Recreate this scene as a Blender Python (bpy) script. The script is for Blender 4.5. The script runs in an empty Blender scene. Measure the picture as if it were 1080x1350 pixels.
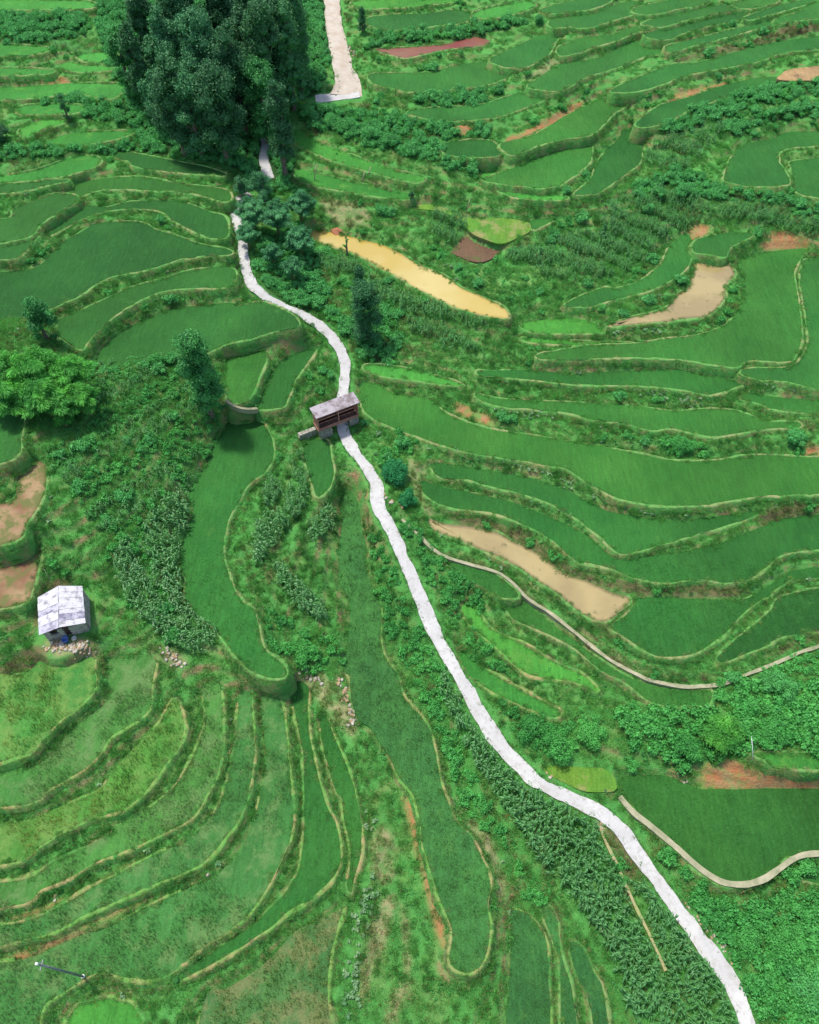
import bpy, math, random
import numpy as np
from mathutils import Vector, Matrix

R = math.radians
random.seed(7)
rng = np.random.default_rng(11)
scene = bpy.context.scene
COL = scene.collection

# ------------------------------------------------------------------ camera, sky, sun, exposure
CAM_H, PITCH, FPX = 95.0, 36.5, 997.0
cam_data = bpy.data.cameras.new('camera')
cam = bpy.data.objects.new('camera', cam_data)
COL.objects.link(cam)
cam.location = (0, 0, CAM_H)
cam.rotation_euler = (R(PITCH), 0, 0)
cam_data.sensor_fit = 'VERTICAL'
cam_data.sensor_height = 24.0
cam_data.lens = 24.0 * FPX / 1350.0
cam_data.clip_start = 1.0
cam_data.clip_end = 3000.0
scene.camera = cam

SUN_EL, SUN_AZ = 70.0, 140.0          # azimuth measured anticlockwise from +x
sun_vec = Vector((math.cos(R(SUN_EL)) * math.cos(R(SUN_AZ)), math.cos(R(SUN_EL)) * math.sin(R(SUN_AZ)), math.sin(R(SUN_EL))))
world = bpy.data.worlds.new('World')
scene.world = world
world.use_nodes = True
wn = world.node_tree
wn.nodes.clear()
sky = wn.nodes.new('ShaderNodeTexSky')
sky.sky_type = 'NISHITA'
sky.sun_disc = False
sky.sun_elevation = R(SUN_EL)
sky.sun_rotation = R(90 - SUN_AZ)
sky.air_density = 1.0
sky.dust_density = 2.0
bg = wn.nodes.new('ShaderNodeBackground')
bg.inputs['Strength'].default_value = 0.15
wo = wn.nodes.new('ShaderNodeOutputWorld')
wn.links.new(sky.outputs[0], bg.inputs['Color'])
wn.links.new(bg.outputs[0], wo.inputs['Surface'])
sun_data = bpy.data.lights.new('sun', 'SUN')
sun_data.energy = 3.15
sun_data.angle = R(5.0)
sun_data.color = (1.0, 0.96, 0.88)
sun = bpy.data.objects.new('sun', sun_data)
COL.objects.link(sun)
sun.rotation_euler = sun_vec.to_track_quat('Z', 'Y').to_euler()
scene.view_settings.view_transform = 'Standard'
scene.view_settings.look = 'None'
scene.view_settings.exposure = 0.56
scene.view_settings.gamma = 1.0
scene.view_settings.use_curve_mapping = False
scene.cycles.max_bounces = 5
scene.cycles.diffuse_bounces = 3
scene.cycles.glossy_bounces = 2
scene.cycles.transmission_bounces = 2
scene.cycles.use_denoising = True

# ------------------------------------------------------------------ small helpers
def ray(px, py):
    u = (px - 540.0) / FPX
    v = -(py - 675.0) / FPX
    c, s = math.cos(R(PITCH)), math.sin(R(PITCH))
    return u, v * c + s, v * s - c

def at_z(px, py, z):
    x, y, d = ray(px, py)
    t = (CAM_H - z) / -d
    return x * t, y * t

def project(x, y, z):
    c, s = math.cos(R(PITCH)), math.sin(R(PITCH))
    dz = z - CAM_H
    v = y * c + dz * s
    w = y * s - dz * c
    return 540 + FPX * x / w, 675 - FPX * v / w

def obj(name, verts, faces, mat, parent=None, smooth=False, loc=None, mats=None, mi=None):
    me = bpy.data.meshes.new(name)
    me.from_pydata([tuple(map(float, v)) for v in verts] if not isinstance(verts, np.ndarray) else verts.tolist(), [], faces)
    for m in (mats or [mat]):
        me.materials.append(m)
    if mi is not None:
        me.polygons.foreach_set('material_index', mi)
    if smooth:
        me.polygons.foreach_set('use_smooth', [True] * len(me.polygons))
    me.update()
    o = bpy.data.objects.new(name, me)
    COL.objects.link(o)
    if parent:
        o.parent = parent
    if loc is not None:
        o.location = loc
    return o

def link_mesh(name, me, parent=None, loc=(0, 0, 0), rz=0.0, sc=1.0):
    o = bpy.data.objects.new(name, me)
    COL.objects.link(o)
    o.location = loc
    o.rotation_euler = (0, 0, rz)
    o.scale = (sc, sc, sc) if not isinstance(sc, tuple) else sc
    if parent:
        o.parent = parent
    return o

def tag(o, label=None, cat=None, group=None, kind=None):
    if label: o['label'] = label
    if cat: o['category'] = cat
    if group: o['group'] = group
    if kind: o['kind'] = kind
    return o

def empty(name, loc, rz=0.0):
    o = bpy.data.objects.new(name, None)
    COL.objects.link(o)
    o.location = loc
    o.rotation_euler = (0, 0, rz)
    return o

class MB:
    """collects boxes, tubes and sheets into one mesh"""
    def __init__(s): s.v, s.f = [], []
    def add(s, v, f):
        n = len(s.v); s.v += [tuple(p) for p in v]; s.f += [tuple(i + n for i in q) for q in f]
    def box(s, c, d, rz=0.0, M=None):
        x, y, z = d[0] / 2, d[1] / 2, d[2] / 2
        P = [Vector((a * x, b * y, e * z)) for e in (-1, 1) for a, b in ((-1, -1), (1, -1), (1, 1), (-1, 1))]
        rot = M if M is not None else Matrix.Rotation(rz, 3, 'Z')
        P = [rot @ p + Vector(c) for p in P]
        s.add(P, [(3, 2, 1, 0), (4, 5, 6, 7), (0, 1, 5, 4), (1, 2, 6, 5), (2, 3, 7, 6), (3, 0, 4, 7)])
    def tube(s, pts, rad, n=7, cap=True):
        pts = [Vector(p) for p in pts]
        rads = rad if isinstance(rad, (list, tuple)) else [rad] * len(pts)
        rings = []
        for i, p in enumerate(pts):
            d = (pts[min(i + 1, len(pts) - 1)] - pts[max(i - 1, 0)])
            d = d.normalized() if d.length > 1e-6 else Vector((0, 0, 1))
            a = d.cross(Vector((0, 1, 0.01)) if abs(d.y) < 0.9 else Vector((1, 0, 0))).normalized()
            b = d.cross(a)
            rings += [p + (a * math.cos(2 * math.pi * k / n) + b * math.sin(2 * math.pi * k / n)) * rads[i] for k in range(n)]
        f = []
        for i in range(len(pts) - 1):
            for k in range(n):
                f.append((i * n + k, i * n + (k + 1) % n, (i + 1) * n + (k + 1) % n, (i + 1) * n + k))
        if cap:
            f.append(tuple(range(n - 1, -1, -1)))
            f.append(tuple((len(pts) - 1) * n + k for k in range(n)))
        s.add(rings, f)
    def build(s, name, mat, parent=None, smooth=False, loc=None):
        return obj(name, s.v, s.f, mat, parent, smooth, loc)

# ------------------------------------------------------------------ materials
def new_mat(name):
    m = bpy.data.materials.new(name)
    m.use_nodes = True
    nt = m.node_tree
    b = nt.nodes['Principled BSDF']
    return m, nt, b

def N(nt, t, **kw):
    n = nt.nodes.new(t)
    for k, v in kw.items():
        if k.startswith('in_'):
            n.inputs[k[3:]].default_value = v
        else:
            setattr(n, k, v)
    return n

def ramp(nt, src, stops):
    r = nt.nodes.new('ShaderNodeValToRGB')
    el = r.color_ramp.elements
    while len(el) < len(stops): el.new(0.5)
    for e, (p, c) in zip(el, stops):
        e.position = p
        e.color = (c[0], c[1], c[2], 1) if isinstance(c, (tuple, list)) else (c, c, c, 1)
    nt.links.new(src, r.inputs[0])
    return r.outputs[0]

def noise(nt, scale, detail=3, rough=0.55, vec=None, out='Fac', dist=0.0):
    n = nt.nodes.new('ShaderNodeTexNoise')
    n.inputs['Scale'].default_value = scale
    n.inputs['Detail'].default_value = detail
    n.inputs['Roughness'].default_value = rough
    n.inputs['Distortion'].default_value = dist
    if vec is None:
        g = nt.nodes.new('ShaderNodeNewGeometry')
        vec = g.outputs['Position']
    nt.links.new(vec, n.inputs['Vector'])
    return n.outputs[out]

def mix(nt, fac, a, b, mode='MIX'):
    m = nt.nodes.new('ShaderNodeMix')
    m.data_type = 'RGBA'
    m.blend_type = mode
    for sock, val in ((m.inputs[0], fac), (m.inputs[6], a), (m.inputs[7], b)):
        if isinstance(val, bpy.types.NodeSocket):
            nt.links.new(val, sock)
        elif isinstance(val, (tuple, list)):
            sock.default_value = (val[0], val[1], val[2], 1)
        else:
            sock.default_value = val
    return m.outputs[2]

def math_n(nt, op, a, b=0.0, clamp=False):
    m = nt.nodes.new('ShaderNodeMath')
    m.operation = op
    m.use_clamp = clamp
    for i, v in enumerate((a, b)):
        if isinstance(v, bpy.types.NodeSocket): nt.links.new(v, m.inputs[i])
        else: m.inputs[i].default_value = v
    return m.outputs[0]

def attr(nt, name):
    a = nt.nodes.new('ShaderNodeAttribute')
    a.attribute_name = name
    return a.outputs['Fac']

def bump(nt, b, h, strength=0.5, dist=0.2):
    n = nt.nodes.new('ShaderNodeBump')
    n.inputs['Strength'].default_value = strength
    n.inputs['Distance'].default_value = dist
    nt.links.new(h, n.inputs['Height'])
    nt.links.new(n.outputs[0], b.inputs['Normal'])

def warm(c, k=0.76):
    return (c[0] * 1.12, c[1] * 1.06, c[2] * k) if c and c[1] > c[0] and c[1] > c[2] else c

def leaf_mat(name, c1, c2, c3=None, transl=0.3, scale=0.08, rough=0.55, dryc=None, dryamt=0.0):
    """foliage: colour varies per plant and with slow noise over the hillside"""
    c1, c2, c3 = warm(c1), warm(c2), warm(c3)
    m, nt, b = new_mat(name)
    oi = nt.nodes.new('ShaderNodeObjectInfo')
    base = mix(nt, oi.outputs['Random'], c1, c2)
    if c3:
        n1 = ramp(nt, noise(nt, scale, 3), [(0.38, 0.0), (0.62, 1.0)])
        base = mix(nt, n1, base, c3)
    n2 = ramp(nt, noise(nt, 1.3, 2), [(0.3, 0.72), (0.7, 1.25)])
    base = mix(nt, 1.0, base, n2, 'MULTIPLY')
    if dryc:
        n3 = ramp(nt, noise(nt, 0.22, 4, 0.7), [(0.62 - dryamt, 0.0), (0.78 - dryamt, 1.0)])
        base = mix(nt, n3, base, dryc)
    nt.links.new(base, b.inputs['Base Color'])
    b.inputs['Roughness'].default_value = rough
    b.inputs['Specular IOR Level'].default_value = 0.25
    tr = nt.nodes.new('ShaderNodeBsdfTranslucent')
    nt.links.new(base, tr.inputs['Color'])
    ms = nt.nodes.new('ShaderNodeMixShader')
    ms.inputs[0].default_value = transl
    nt.links.new(b.outputs[0], ms.inputs[1])
    nt.links.new(tr.outputs[0], ms.inputs[2])
    nt.links.new(ms.outputs[0], nt.nodes['Material Output'].inputs['Surface'])
    return m

def plain_mat(name, c1, c2, scale=2.0, rough=0.85, bmp=0.3, bdist=0.05, detail=6, lo=0.35, hi=0.65):
    m, nt, b = new_mat(name)
    n = noise(nt, scale, detail, 0.65)
    nt.links.new(ramp(nt, n, [(lo, c1), (hi, c2)]), b.inputs['Base Color'])
    b.inputs['Roughness'].default_value = rough
    b.inputs['Specular IOR Level'].default_value = 0.2
    if bmp: bump(nt, b, noise(nt, scale * 4, 6), bmp, bdist)
    return m
# ------------------------------------------------------------------ survey: outlines read off the photograph, placed in the valley
def pts(s):
    return [tuple(float(c) for c in p.split(',')) for p in s.split()]

# spot heights (x, y in the photograph, metres above the valley floor)
SPOT = [(640,1300,0),(600,1200,0.3),(540,1000,2.0),(470,800,3.6),(430,620,6.0),(440,560,6.5),(500,1350,1.0),(400,1340,2.0),
 (0,1345,3.6),(60,1330,3.3),(200,1270,3.0),(0,1150,6.0),(0,980,8.2),(60,930,8.3),(100,1080,6.0),(260,1080,4.7),(300,950,5.2),(180,900,7.2),(200,1180,4.4),
 (60,820,10.5),(0,780,12.5),(0,600,18.5),(60,480,18.0),(150,650,14.0),(200,760,9.6),(280,700,8.0),(320,830,6.5),(300,560,10.5),
 (360,900,5.1),(400,1100,3.2),(430,930,3.8),(380,700,6.6),(420,830,4.8),(320,500,12.0),(330,430,13.3),(200,440,14.8),(200,360,16.0),(60,370,17.5),(250,300,17.0),
 (150,260,18.2),(80,215,20.0),(250,215,19.0),(60,120,23.0),(100,30,26.0),(0,0,28.0),(0,200,21.5),(250,100,22.0),(350,215,17.5),(320,330,15.0),(400,420,11.0),(455,480,8.8),
 (420,60,23.5),(450,120,21.0),(440,0,25.5),(560,320,14.0),(640,400,12.2),(420,300,14.8),(480,440,9.5),(560,480,9.0),(520,230,17.5),
 (560,60,24.0),(600,0,26.5),(620,200,20.0),(720,220,18.3),(800,230,17.2),(750,120,21.5),(900,100,22.0),(1000,60,23.5),(1000,0,25.2),(800,0,26.0),(1080,60,22.6),(1080,10,24.8),(1000,220,17.0),(1080,230,16.6),
 (850,270,15.2),(700,330,13.8),(850,345,13.0),(860,415,11.8),(1000,430,11.2),(1070,430,11.0),(850,500,9.9),(1060,530,9.3),(850,545,8.9),(700,570,7.6),(900,625,7.3),(520,545,8.4),(1060,630,7.6),
 (700,640,6.3),(900,700,6.0),(700,690,5.1),(900,745,4.7),(700,750,3.9),(900,820,3.5),(1040,830,3.6),(650,770,2.6),(800,870,2.0),(920,920,2.2),(1060,870,2.9),
 (700,870,1.4),(760,950,0.8),(900,980,1.6),(1040,1000,2.6),(1060,930,2.4),(950,1100,-1.2),(860,1030,-0.6),(780,1030,-0.6),(1000,1250,-5.0),(900,1170,-4.0),(1070,1180,-3.6),(1080,1340,-5.0),
 (560,720,5.3),(600,860,2.2),(680,1000,0.2),(800,1080,-1.2),(900,1210,-2.0),(990,1345,-3.0),(700,1100,0.0),(800,1250,-0.9),(740,1300,-0.3),(860,1345,-1.4)]

# planted fields: style letter + outline.  d dark rice, m mid-green rice, p rice with pale streaks, y yellowing rice, g short bright grass, b browning stubble, s tilled soil
FIELDS = [
('g',"390,170 420,187 470,206 520,223 560,233 545,240 490,227 430,208 392,190"),('g',"392,222 440,233 500,247 545,256 530,262 470,255 400,240"),
('g',"0,57 40,60 62,66 30,72 0,71"),('g',"85,83 130,85 148,92 100,94 84,90"),('g',"0,92 40,90 60,96 0,101"),('g',"104,73 140,69 158,75 120,81"),
('g',"486,480 540,486 600,502 608,509 540,501 486,491"),('g',"690,424 760,419 800,436 760,440 700,437"),
('g',"690,445 760,449 835,452 830,458 740,454 700,452"),('g',"604,855 640,882 700,916 738,936 730,945 690,931 640,906 612,882"),
('g',"30,140 70,137 110,140 100,148 50,150 26,148"),('g',"640,215 690,250 745,258 740,264 680,260 640,240"),

('g',"0,0 78,0 118,2 122,10 60,12 0,13"),('g',"0,120 40,113 90,110 140,110 165,113 150,128 130,127 95,122 50,128 0,134"),
('g',"28,170 60,157 85,155 80,163 55,170 35,180"),('g',"60,186 100,174 165,172 170,178 120,190 66,191"),
('g',"0,245 40,225 95,206 128,206 133,214 120,222 85,232 30,239"),
('d',"136,205 160,200 200,206 240,214 275,221 297,231 240,228 200,223 178,220 168,212 150,207"),
('d',"70,248 111,239 178,233 236,242 297,250 299,266 250,254 200,251 139,250 108,258 103,260 78,252"),
('d',"0,249 28,241 70,237 92,238 58,245 28,252 0,260"),
('d',"0,329 28,315 56,294 103,262 75,254 67,257 20,274 8,288 0,292"),
('d',"60,309 69,294 108,272 144,273 172,266 236,266 278,280 297,287 299,313 275,312 250,302 228,290 211,278 178,275 139,279 111,287 89,299 69,309"),
('d',"0,333 28,321 50,305 50,311 32,333 15,341 0,345"),
('d',"0,369 36,356 69,333 83,319 106,307 125,296 156,292 189,294 206,303 231,310 264,322 301,329 303,336 267,337 236,342 200,354 150,364 125,375 108,388 83,400 47,414 25,419 0,429"),
('d',"78,425 83,419 117,405 144,392 172,379 211,369 250,357 305,353 310,376 299,379 250,380 208,386 178,400 150,417 131,436 114,453 108,461 90,450 78,440"),
('d',"128,470 150,444 172,431 206,414 236,406 299,400 312,404 345,398 381,413 394,425 392,431 366,436 325,447 297,454 280,462 250,475 210,470 170,483 130,487"),
('m',"300,468 345,461 351,472 343,494 328,527 312,531 300,525"),
('m',"361,488 381,469 412,460 412,468 392,497 381,522 372,536 342,538 345,520 355,497"),
('m',"287,583 300,556 320,550 337,553 353,567 360,589 359,608 348,622 328,639 312,664 298,694 294,722 298,750 309,778 323,797 334,802 341,824 344,844 353,861 373,876 378,891 362,894 345,890 326,880 306,858 287,833 272,822 258,812 245,790 246,765 239,742 242,711 256,672 250,650 272,611 281,578"),
('m',"403,583 431,580 437,605 440,625 434,642 420,655 414,644 406,619 401,594"),
('q',"450,650 464,648 473,667 477,694 482,717 481,744 487,767 500,797 502,808 502,844 509,869 523,888 531,916 545,935 557,947 568,969 576,1002 582,1036 592,1060 600,1081 623,1106 637,1136 647,1167 643,1194 646,1222 640,1261 621,1282 598,1276 593,1261 597,1228 582,1189 568,1147 557,1106 554,1078 545,1047 528,1027 514,999 498,972 489,958 473,947 464,919 462,891 455,886 459,852 462,808 459,788 448,764 448,722 451,694 449,667"),
('y',"0,897 24,890 60,868 118,866 124,880 128,903 122,913 111,925 80,950 56,973 28,996 0,1012"),
('p',"142,872 144,897 139,927 97,961 42,1013 0,1038 0,1066 33,1060 69,1038 108,1016 130,997 144,974 167,958 194,938 200,905 203,869 170,866"),
('y',"228,922 211,955 194,972 172,991 150,1019 133,1041 111,1052 69,1069 28,1083 0,1095 0,1144 22,1136 55,1114 92,1094 119,1080 155,1069 183,1053 200,1033 217,1010 239,974 242,950 236,930"),
('p',"267,905 285,900 291,915 293,960 290,1003 281,1030 270,1052 261,1069 242,1086 206,1103 178,1117 156,1125 122,1139 94,1156 56,1172 28,1192 0,1206 0,1172 28,1161 69,1139 106,1122 150,1097 172,1083 206,1060 239,1027 261,985 272,947"),
('p',"318,910 329,915 333,947 335,988 330,1030 315,1080 300,1100 287,1117 264,1139 236,1153 194,1169 153,1189 111,1206 56,1233 0,1261 0,1235 28,1217 83,1194 125,1169 156,1153 211,1125 242,1114 268,1090 290,1060 303,1020 310,985 314,945"),
('p',"345,917 362,916 373,935 378,975 381,1008 385,1058 386,1085 382,1110 375,1125 362,1153 342,1186 325,1208 298,1228 270,1244 250,1261 228,1278 200,1290 167,1288 131,1283 108,1292 69,1317 56,1331 25,1352 -10,1352 -10,1288 33,1267 83,1244 133,1228 172,1208 217,1186 250,1172 278,1161 300,1143 320,1118 335,1085 344,1050 352,1005 350,975 347,945"),
('m',"382,905 395,899 406,908 406,935 408,969 416,1010 425,1044 433,1070 441,1080 447,1106 449,1136 438,1158 413,1181 380,1200 358,1222 331,1239 298,1260 270,1276 240,1290 240,1286 270,1264 298,1246 331,1223 364,1193 393,1153 401,1106 403,1050 402,1030 400,991 393,958 386,919"),
('m',"424,943 431,949 442,975 462,1024 470,1058 476,1092 475,1128 467,1156 464,1178 459,1175 463,1122 454,1078 451,1050 446,1047 435,1016 425,975"),
('b',"451,1200 442,1231 434,1272 431,1314 430,1352 270,1352 272,1315 298,1305 334,1283 362,1261 387,1233 414,1217 445,1202"),
('g',"75,1352 95,1335 118,1322 139,1316 156,1320 180,1333 200,1352"),
('q',"679,1201 696,1206 712,1222 721,1244 722,1272 722,1352 672,1352 673,1300 676,1244 672,1217 671,1205"),
('q',"715,1195 724,1194 735,1215 737,1244 743,1272 754,1308 768,1352 742,1352 740,1286 734,1250 720,1217"),
('q',"754,1242 768,1250 782,1281 796,1311 808,1352 790,1352 779,1328 762,1286 754,1258"),
('m',"0,547 22,547 31,556 28,578 14,606 0,628 -20,640 -20,547"),
('g',"475,0 600,0 545,8 480,10"),('m',"487,24 520,20 570,18 595,14 618,17 620,25 596,31 540,37 510,39 489,33"),
('g',"629,15 680,3 702,2 701,10 665,21 632,23"),('m',"716,12 751,3 770,0 804,0 779,11 734,17 720,16"),
('m',"729,26 765,21 805,9 820,4 840,2 832,10 834,18 795,30 776,36 750,35 729,36"),
('m',"838,11 872,3 891,0 935,0 913,8 891,12 863,18 840,18"),('m',"849,31 877,21 913,14 952,6 958,11 969,12 936,19 902,26 872,35 852,32"),
('m',"967,6 991,0 1025,0 1010,6 985,11"),('m',"648,78 668,68 707,50 732,42 762,37 735,50 721,72 696,86 679,89 659,86"),
('m',"737,64 751,56 770,50 807,46 840,35 867,36 836,43 811,53 780,62 762,69 740,72"),
('m',"850,45 870,41 891,37 933,27 975,16 977,24 936,33 902,42 883,51 863,51"),('m',"983,24 1000,17 1030,7 1065,0 1068,3 1035,13 1010,20 990,25"),
('m',"698,114 712,103 745,83 776,80 800,73 822,60 847,53 872,61 877,68 850,74 830,81 811,89 780,98 768,103 740,119 718,118"),
('m',"879,62 905,55 947,44 980,36 1019,24 1022,31 980,42 936,54 905,62 885,69"),('m',"1025,25 1055,16 1072,4 1085,2 1085,16 1055,26 1030,30"),
('m',"808,119 849,100 886,86 922,83 974,69 1016,58 1085,36 1085,55 1044,67 997,81 947,90 905,99 872,110 844,119 820,121"),
('m',"490,98 520,97 570,96 600,88 645,82 672,90 668,100 645,110 595,117 540,120 520,115 497,111 490,105"),
('m',"540,147 582,142 634,139 679,125 707,119 727,122 718,131 696,139 657,153 618,158 576,158 548,152"),
('m',"664,190 707,178 740,158 776,139 807,127 840,123 843,127 811,147 795,162 776,177 740,183 707,192 679,203 670,201"),
('m',"582,192 612,185 648,186 660,201 651,206 623,207 590,204"),
('m',"651,231 696,214 734,194 768,183 779,188 779,211 762,228 729,246 679,244 637,238"),
('m',"822,171 856,171 847,194 844,214 822,231 791,253 780,255 762,257 757,256 779,236 790,211 818,180"),
('m',"843,161 874,139 913,128 952,114 1002,103 1035,104 1030,110 975,120 936,134 908,143 880,160 847,167"),
('s',"1033,98 1058,89 1085,79 1085,98 1041,104"),
('m',"955,233 963,211 980,192 1019,183 1047,174 1085,175 1085,188 1044,195 1027,211 1033,222 1041,239 1030,245 991,245 958,240"),
('m',"1044,222 1054,211 1085,203 1085,262 1063,258 1048,236"),
('l',"560,268 582,272 615,286 660,286 695,292 698,303 684,311 660,319 632,311 620,303 610,290 580,277 530,272"),
('h',"618,311 660,322 657,333 632,344 598,333 604,322"),
('m',"699,291 730,288 712,300 702,302"),
('m',"745,402 762,392 795,380 816,380 849,367 872,347 883,325 902,308 911,314 912,333 905,353 886,369 855,383 816,393 780,403 757,405"),
('m',"916,319 936,311 974,307 992,310 963,326 956,338 936,335 916,332"),
('m',"976,342 1011,333 1058,328 1064,331 1050,350 1047,367 1052,394 1056,428 1056,450 1047,469 1036,477 988,475 969,484 936,480 899,474 836,471 780,473 762,474 712,473 711,467 740,462 776,456 836,453 877,447 919,442 952,431 969,417 982,394 983,369 974,353"),
('m',"1085,338 1069,342 1058,353 1056,375 1063,417 1066,450 1057,472 1040,484 991,486 977,491 991,498 1030,502 1085,512"),
('m',"629,490 637,489 707,489 762,494 780,492 836,489 891,485 958,492 973,496 990,502 974,509 936,520 897,513 852,509 780,507 748,506 696,500 637,496"),
('m',"976,524 997,519 1030,525 1085,531 1085,549 1044,543 1002,532"),
('m',"626,519 659,526 696,528 762,531 780,533 836,536 891,542 936,539 970,542 1016,556 1053,557 1052,564 1016,565 974,571 947,575 919,572 886,565 855,567 822,557 780,553 751,544 707,539 668,537 637,529"),
('m',"478,506 498,506 520,519 562,526 587,544 618,558 651,567 707,575 757,583 790,588 808,592 849,600 891,608 947,607 1002,600 1058,603 1085,608 1085,644 1016,653 936,664 897,667 849,664 813,656 780,639 748,619 707,610 665,604 618,596 582,587 557,578 534,569 500,556 481,542 475,517"),
('m',"573,611 623,617 665,625 707,633 746,647 779,664 804,675 822,678 863,685 905,686 952,681 999,674 989,681 961,692 919,704 886,714 847,725 818,729 806,722 790,706 768,689 740,672 718,661 684,650 651,642 618,633 582,629 571,619"),
('m',"556,634 582,642 637,653 679,664 721,681 751,694 784,713 800,732 822,738 840,736 891,730 947,717 1002,697 1044,683 1085,675 1085,713 1044,728 1011,747 986,764 958,768 919,764 872,768 836,761 808,750 776,742 762,741 740,722 712,700 679,686 651,676 612,672 587,667 565,656 556,644"),
('m',"840,795 845,788 905,790 974,792 1005,778 1030,764 1058,751 1085,745 1085,752 1058,762 1030,772 1013,784 1000,793 980,808 958,833 936,849 911,863 872,865 847,855 822,838 807,828 825,812"),
('d',"946,868 969,845 994,825 1016,806 1041,784 1085,766 1085,818 1044,836 1008,852 980,863 961,871 948,872"),
('m',"590,736 634,749 659,761 684,785 662,788 637,775 604,758 594,744"),
('m',"666,794 687,788 712,811 740,833 770,855 798,875 830,894 850,902 891,911 936,910 939,914 934,929 919,930 872,928 852,921 822,898 790,882 757,854 720,835 687,821 673,810"),
('g',"609,799 623,797 646,827 696,852 734,874 771,891 790,913 757,899 696,888 657,855 621,824"),
('l',"718,1010 762,1011 800,1016 812,1040 776,1042 740,1028 722,1018"),
('d',"818,1026 863,1023 891,1028 924,1042 961,1042 1085,1045 1085,1123 1052,1126 1024,1142 1002,1158 974,1166 952,1166 936,1158 913,1141 891,1119 863,1094 838,1067 824,1052 820,1045"),
('g',"1002,992 1085,998 1085,1014 1030,1012 1011,1002"),
('m',"1057,1154 1085,1147 1085,1166 1065,1161"),
]
# flooded or drained ponds: style + outline.  Y ochre water, T tan shallow water, P dried pale mud, E red earth
PONDS = [
('Y',"410,306 414,303 442,306 476,315 509,324 537,339 555,350 573,356 596,369 607,378 632,389 662,403 671,414 668,419 646,417 604,406 568,389 540,375 534,369 500,353 476,338 448,328 420,319 410,315"),
('T',"916,344 927,340 958,344 969,361 958,375 955,394 936,414 911,419 872,424 833,428 800,430 825,420 836,417 877,406 891,389 908,378 913,361"),
('T',"565,683 582,689 618,694 651,700 679,714 707,728 729,744 746,756 776,767 807,781 832,789 818,805 798,819 771,811 755,799 734,781 712,767 679,744 651,731 623,719 596,708 573,699"),
('P',"42,606 58,611 61,631 56,656 36,689 17,714 0,731 -20,745 -20,690 0,678 11,661 22,633 31,614"),
('P',"42,719 53,725 50,750 42,778 25,797 0,815 -20,825 -20,770 0,760 22,742"),
('E',"495,64 530,62 570,59 590,57 623,48 645,53 637,60 596,64 568,69 540,76 530,76 509,70"),
]
ROAD = pts("434,-60 437,-12 440,30 446,60 453,90 459,112 456,126")
ROAD_M = pts("330,256 317,262 311,275 313,295 320,318 322,345 330,370 345,388 370,402 400,415 425,432 445,455 454,475 455,500 452,522 449,545 452,565 460,585 475,605 490,625 497,645 497,663 508,685 520,705 530,730 545,765 560,800 573,835 592,870 612,905 635,945 655,975 685,1010 715,1035 750,1052 785,1068 815,1090 845,1130 870,1165 895,1200 920,1235 945,1268 968,1305 985,1350 995,1385")
ROAD_U = pts("352,150 350,190 349,215 355,236")
LEDGES = [(0.24, pts("530,684 540,692 576,725 618,742 659,758 687,783 709,799 718,805 751,830 782,855 807,874 840,891 858,899 899,905 947,902 980,891 1016,877 1047,863 1085,849")),
          (0.34, pts("818,1049 836,1072 866,1099 893,1125 915,1147 938,1164 955,1170 976,1170 1002,1162 1026,1145 1052,1130 1085,1127")),
          (0.22, pts("299,531 310,540 325,544 340,541")),
          (0.17, pts("791,1094 808,1130 828,1175 850,1220 866,1255 878,1280"))]
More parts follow.
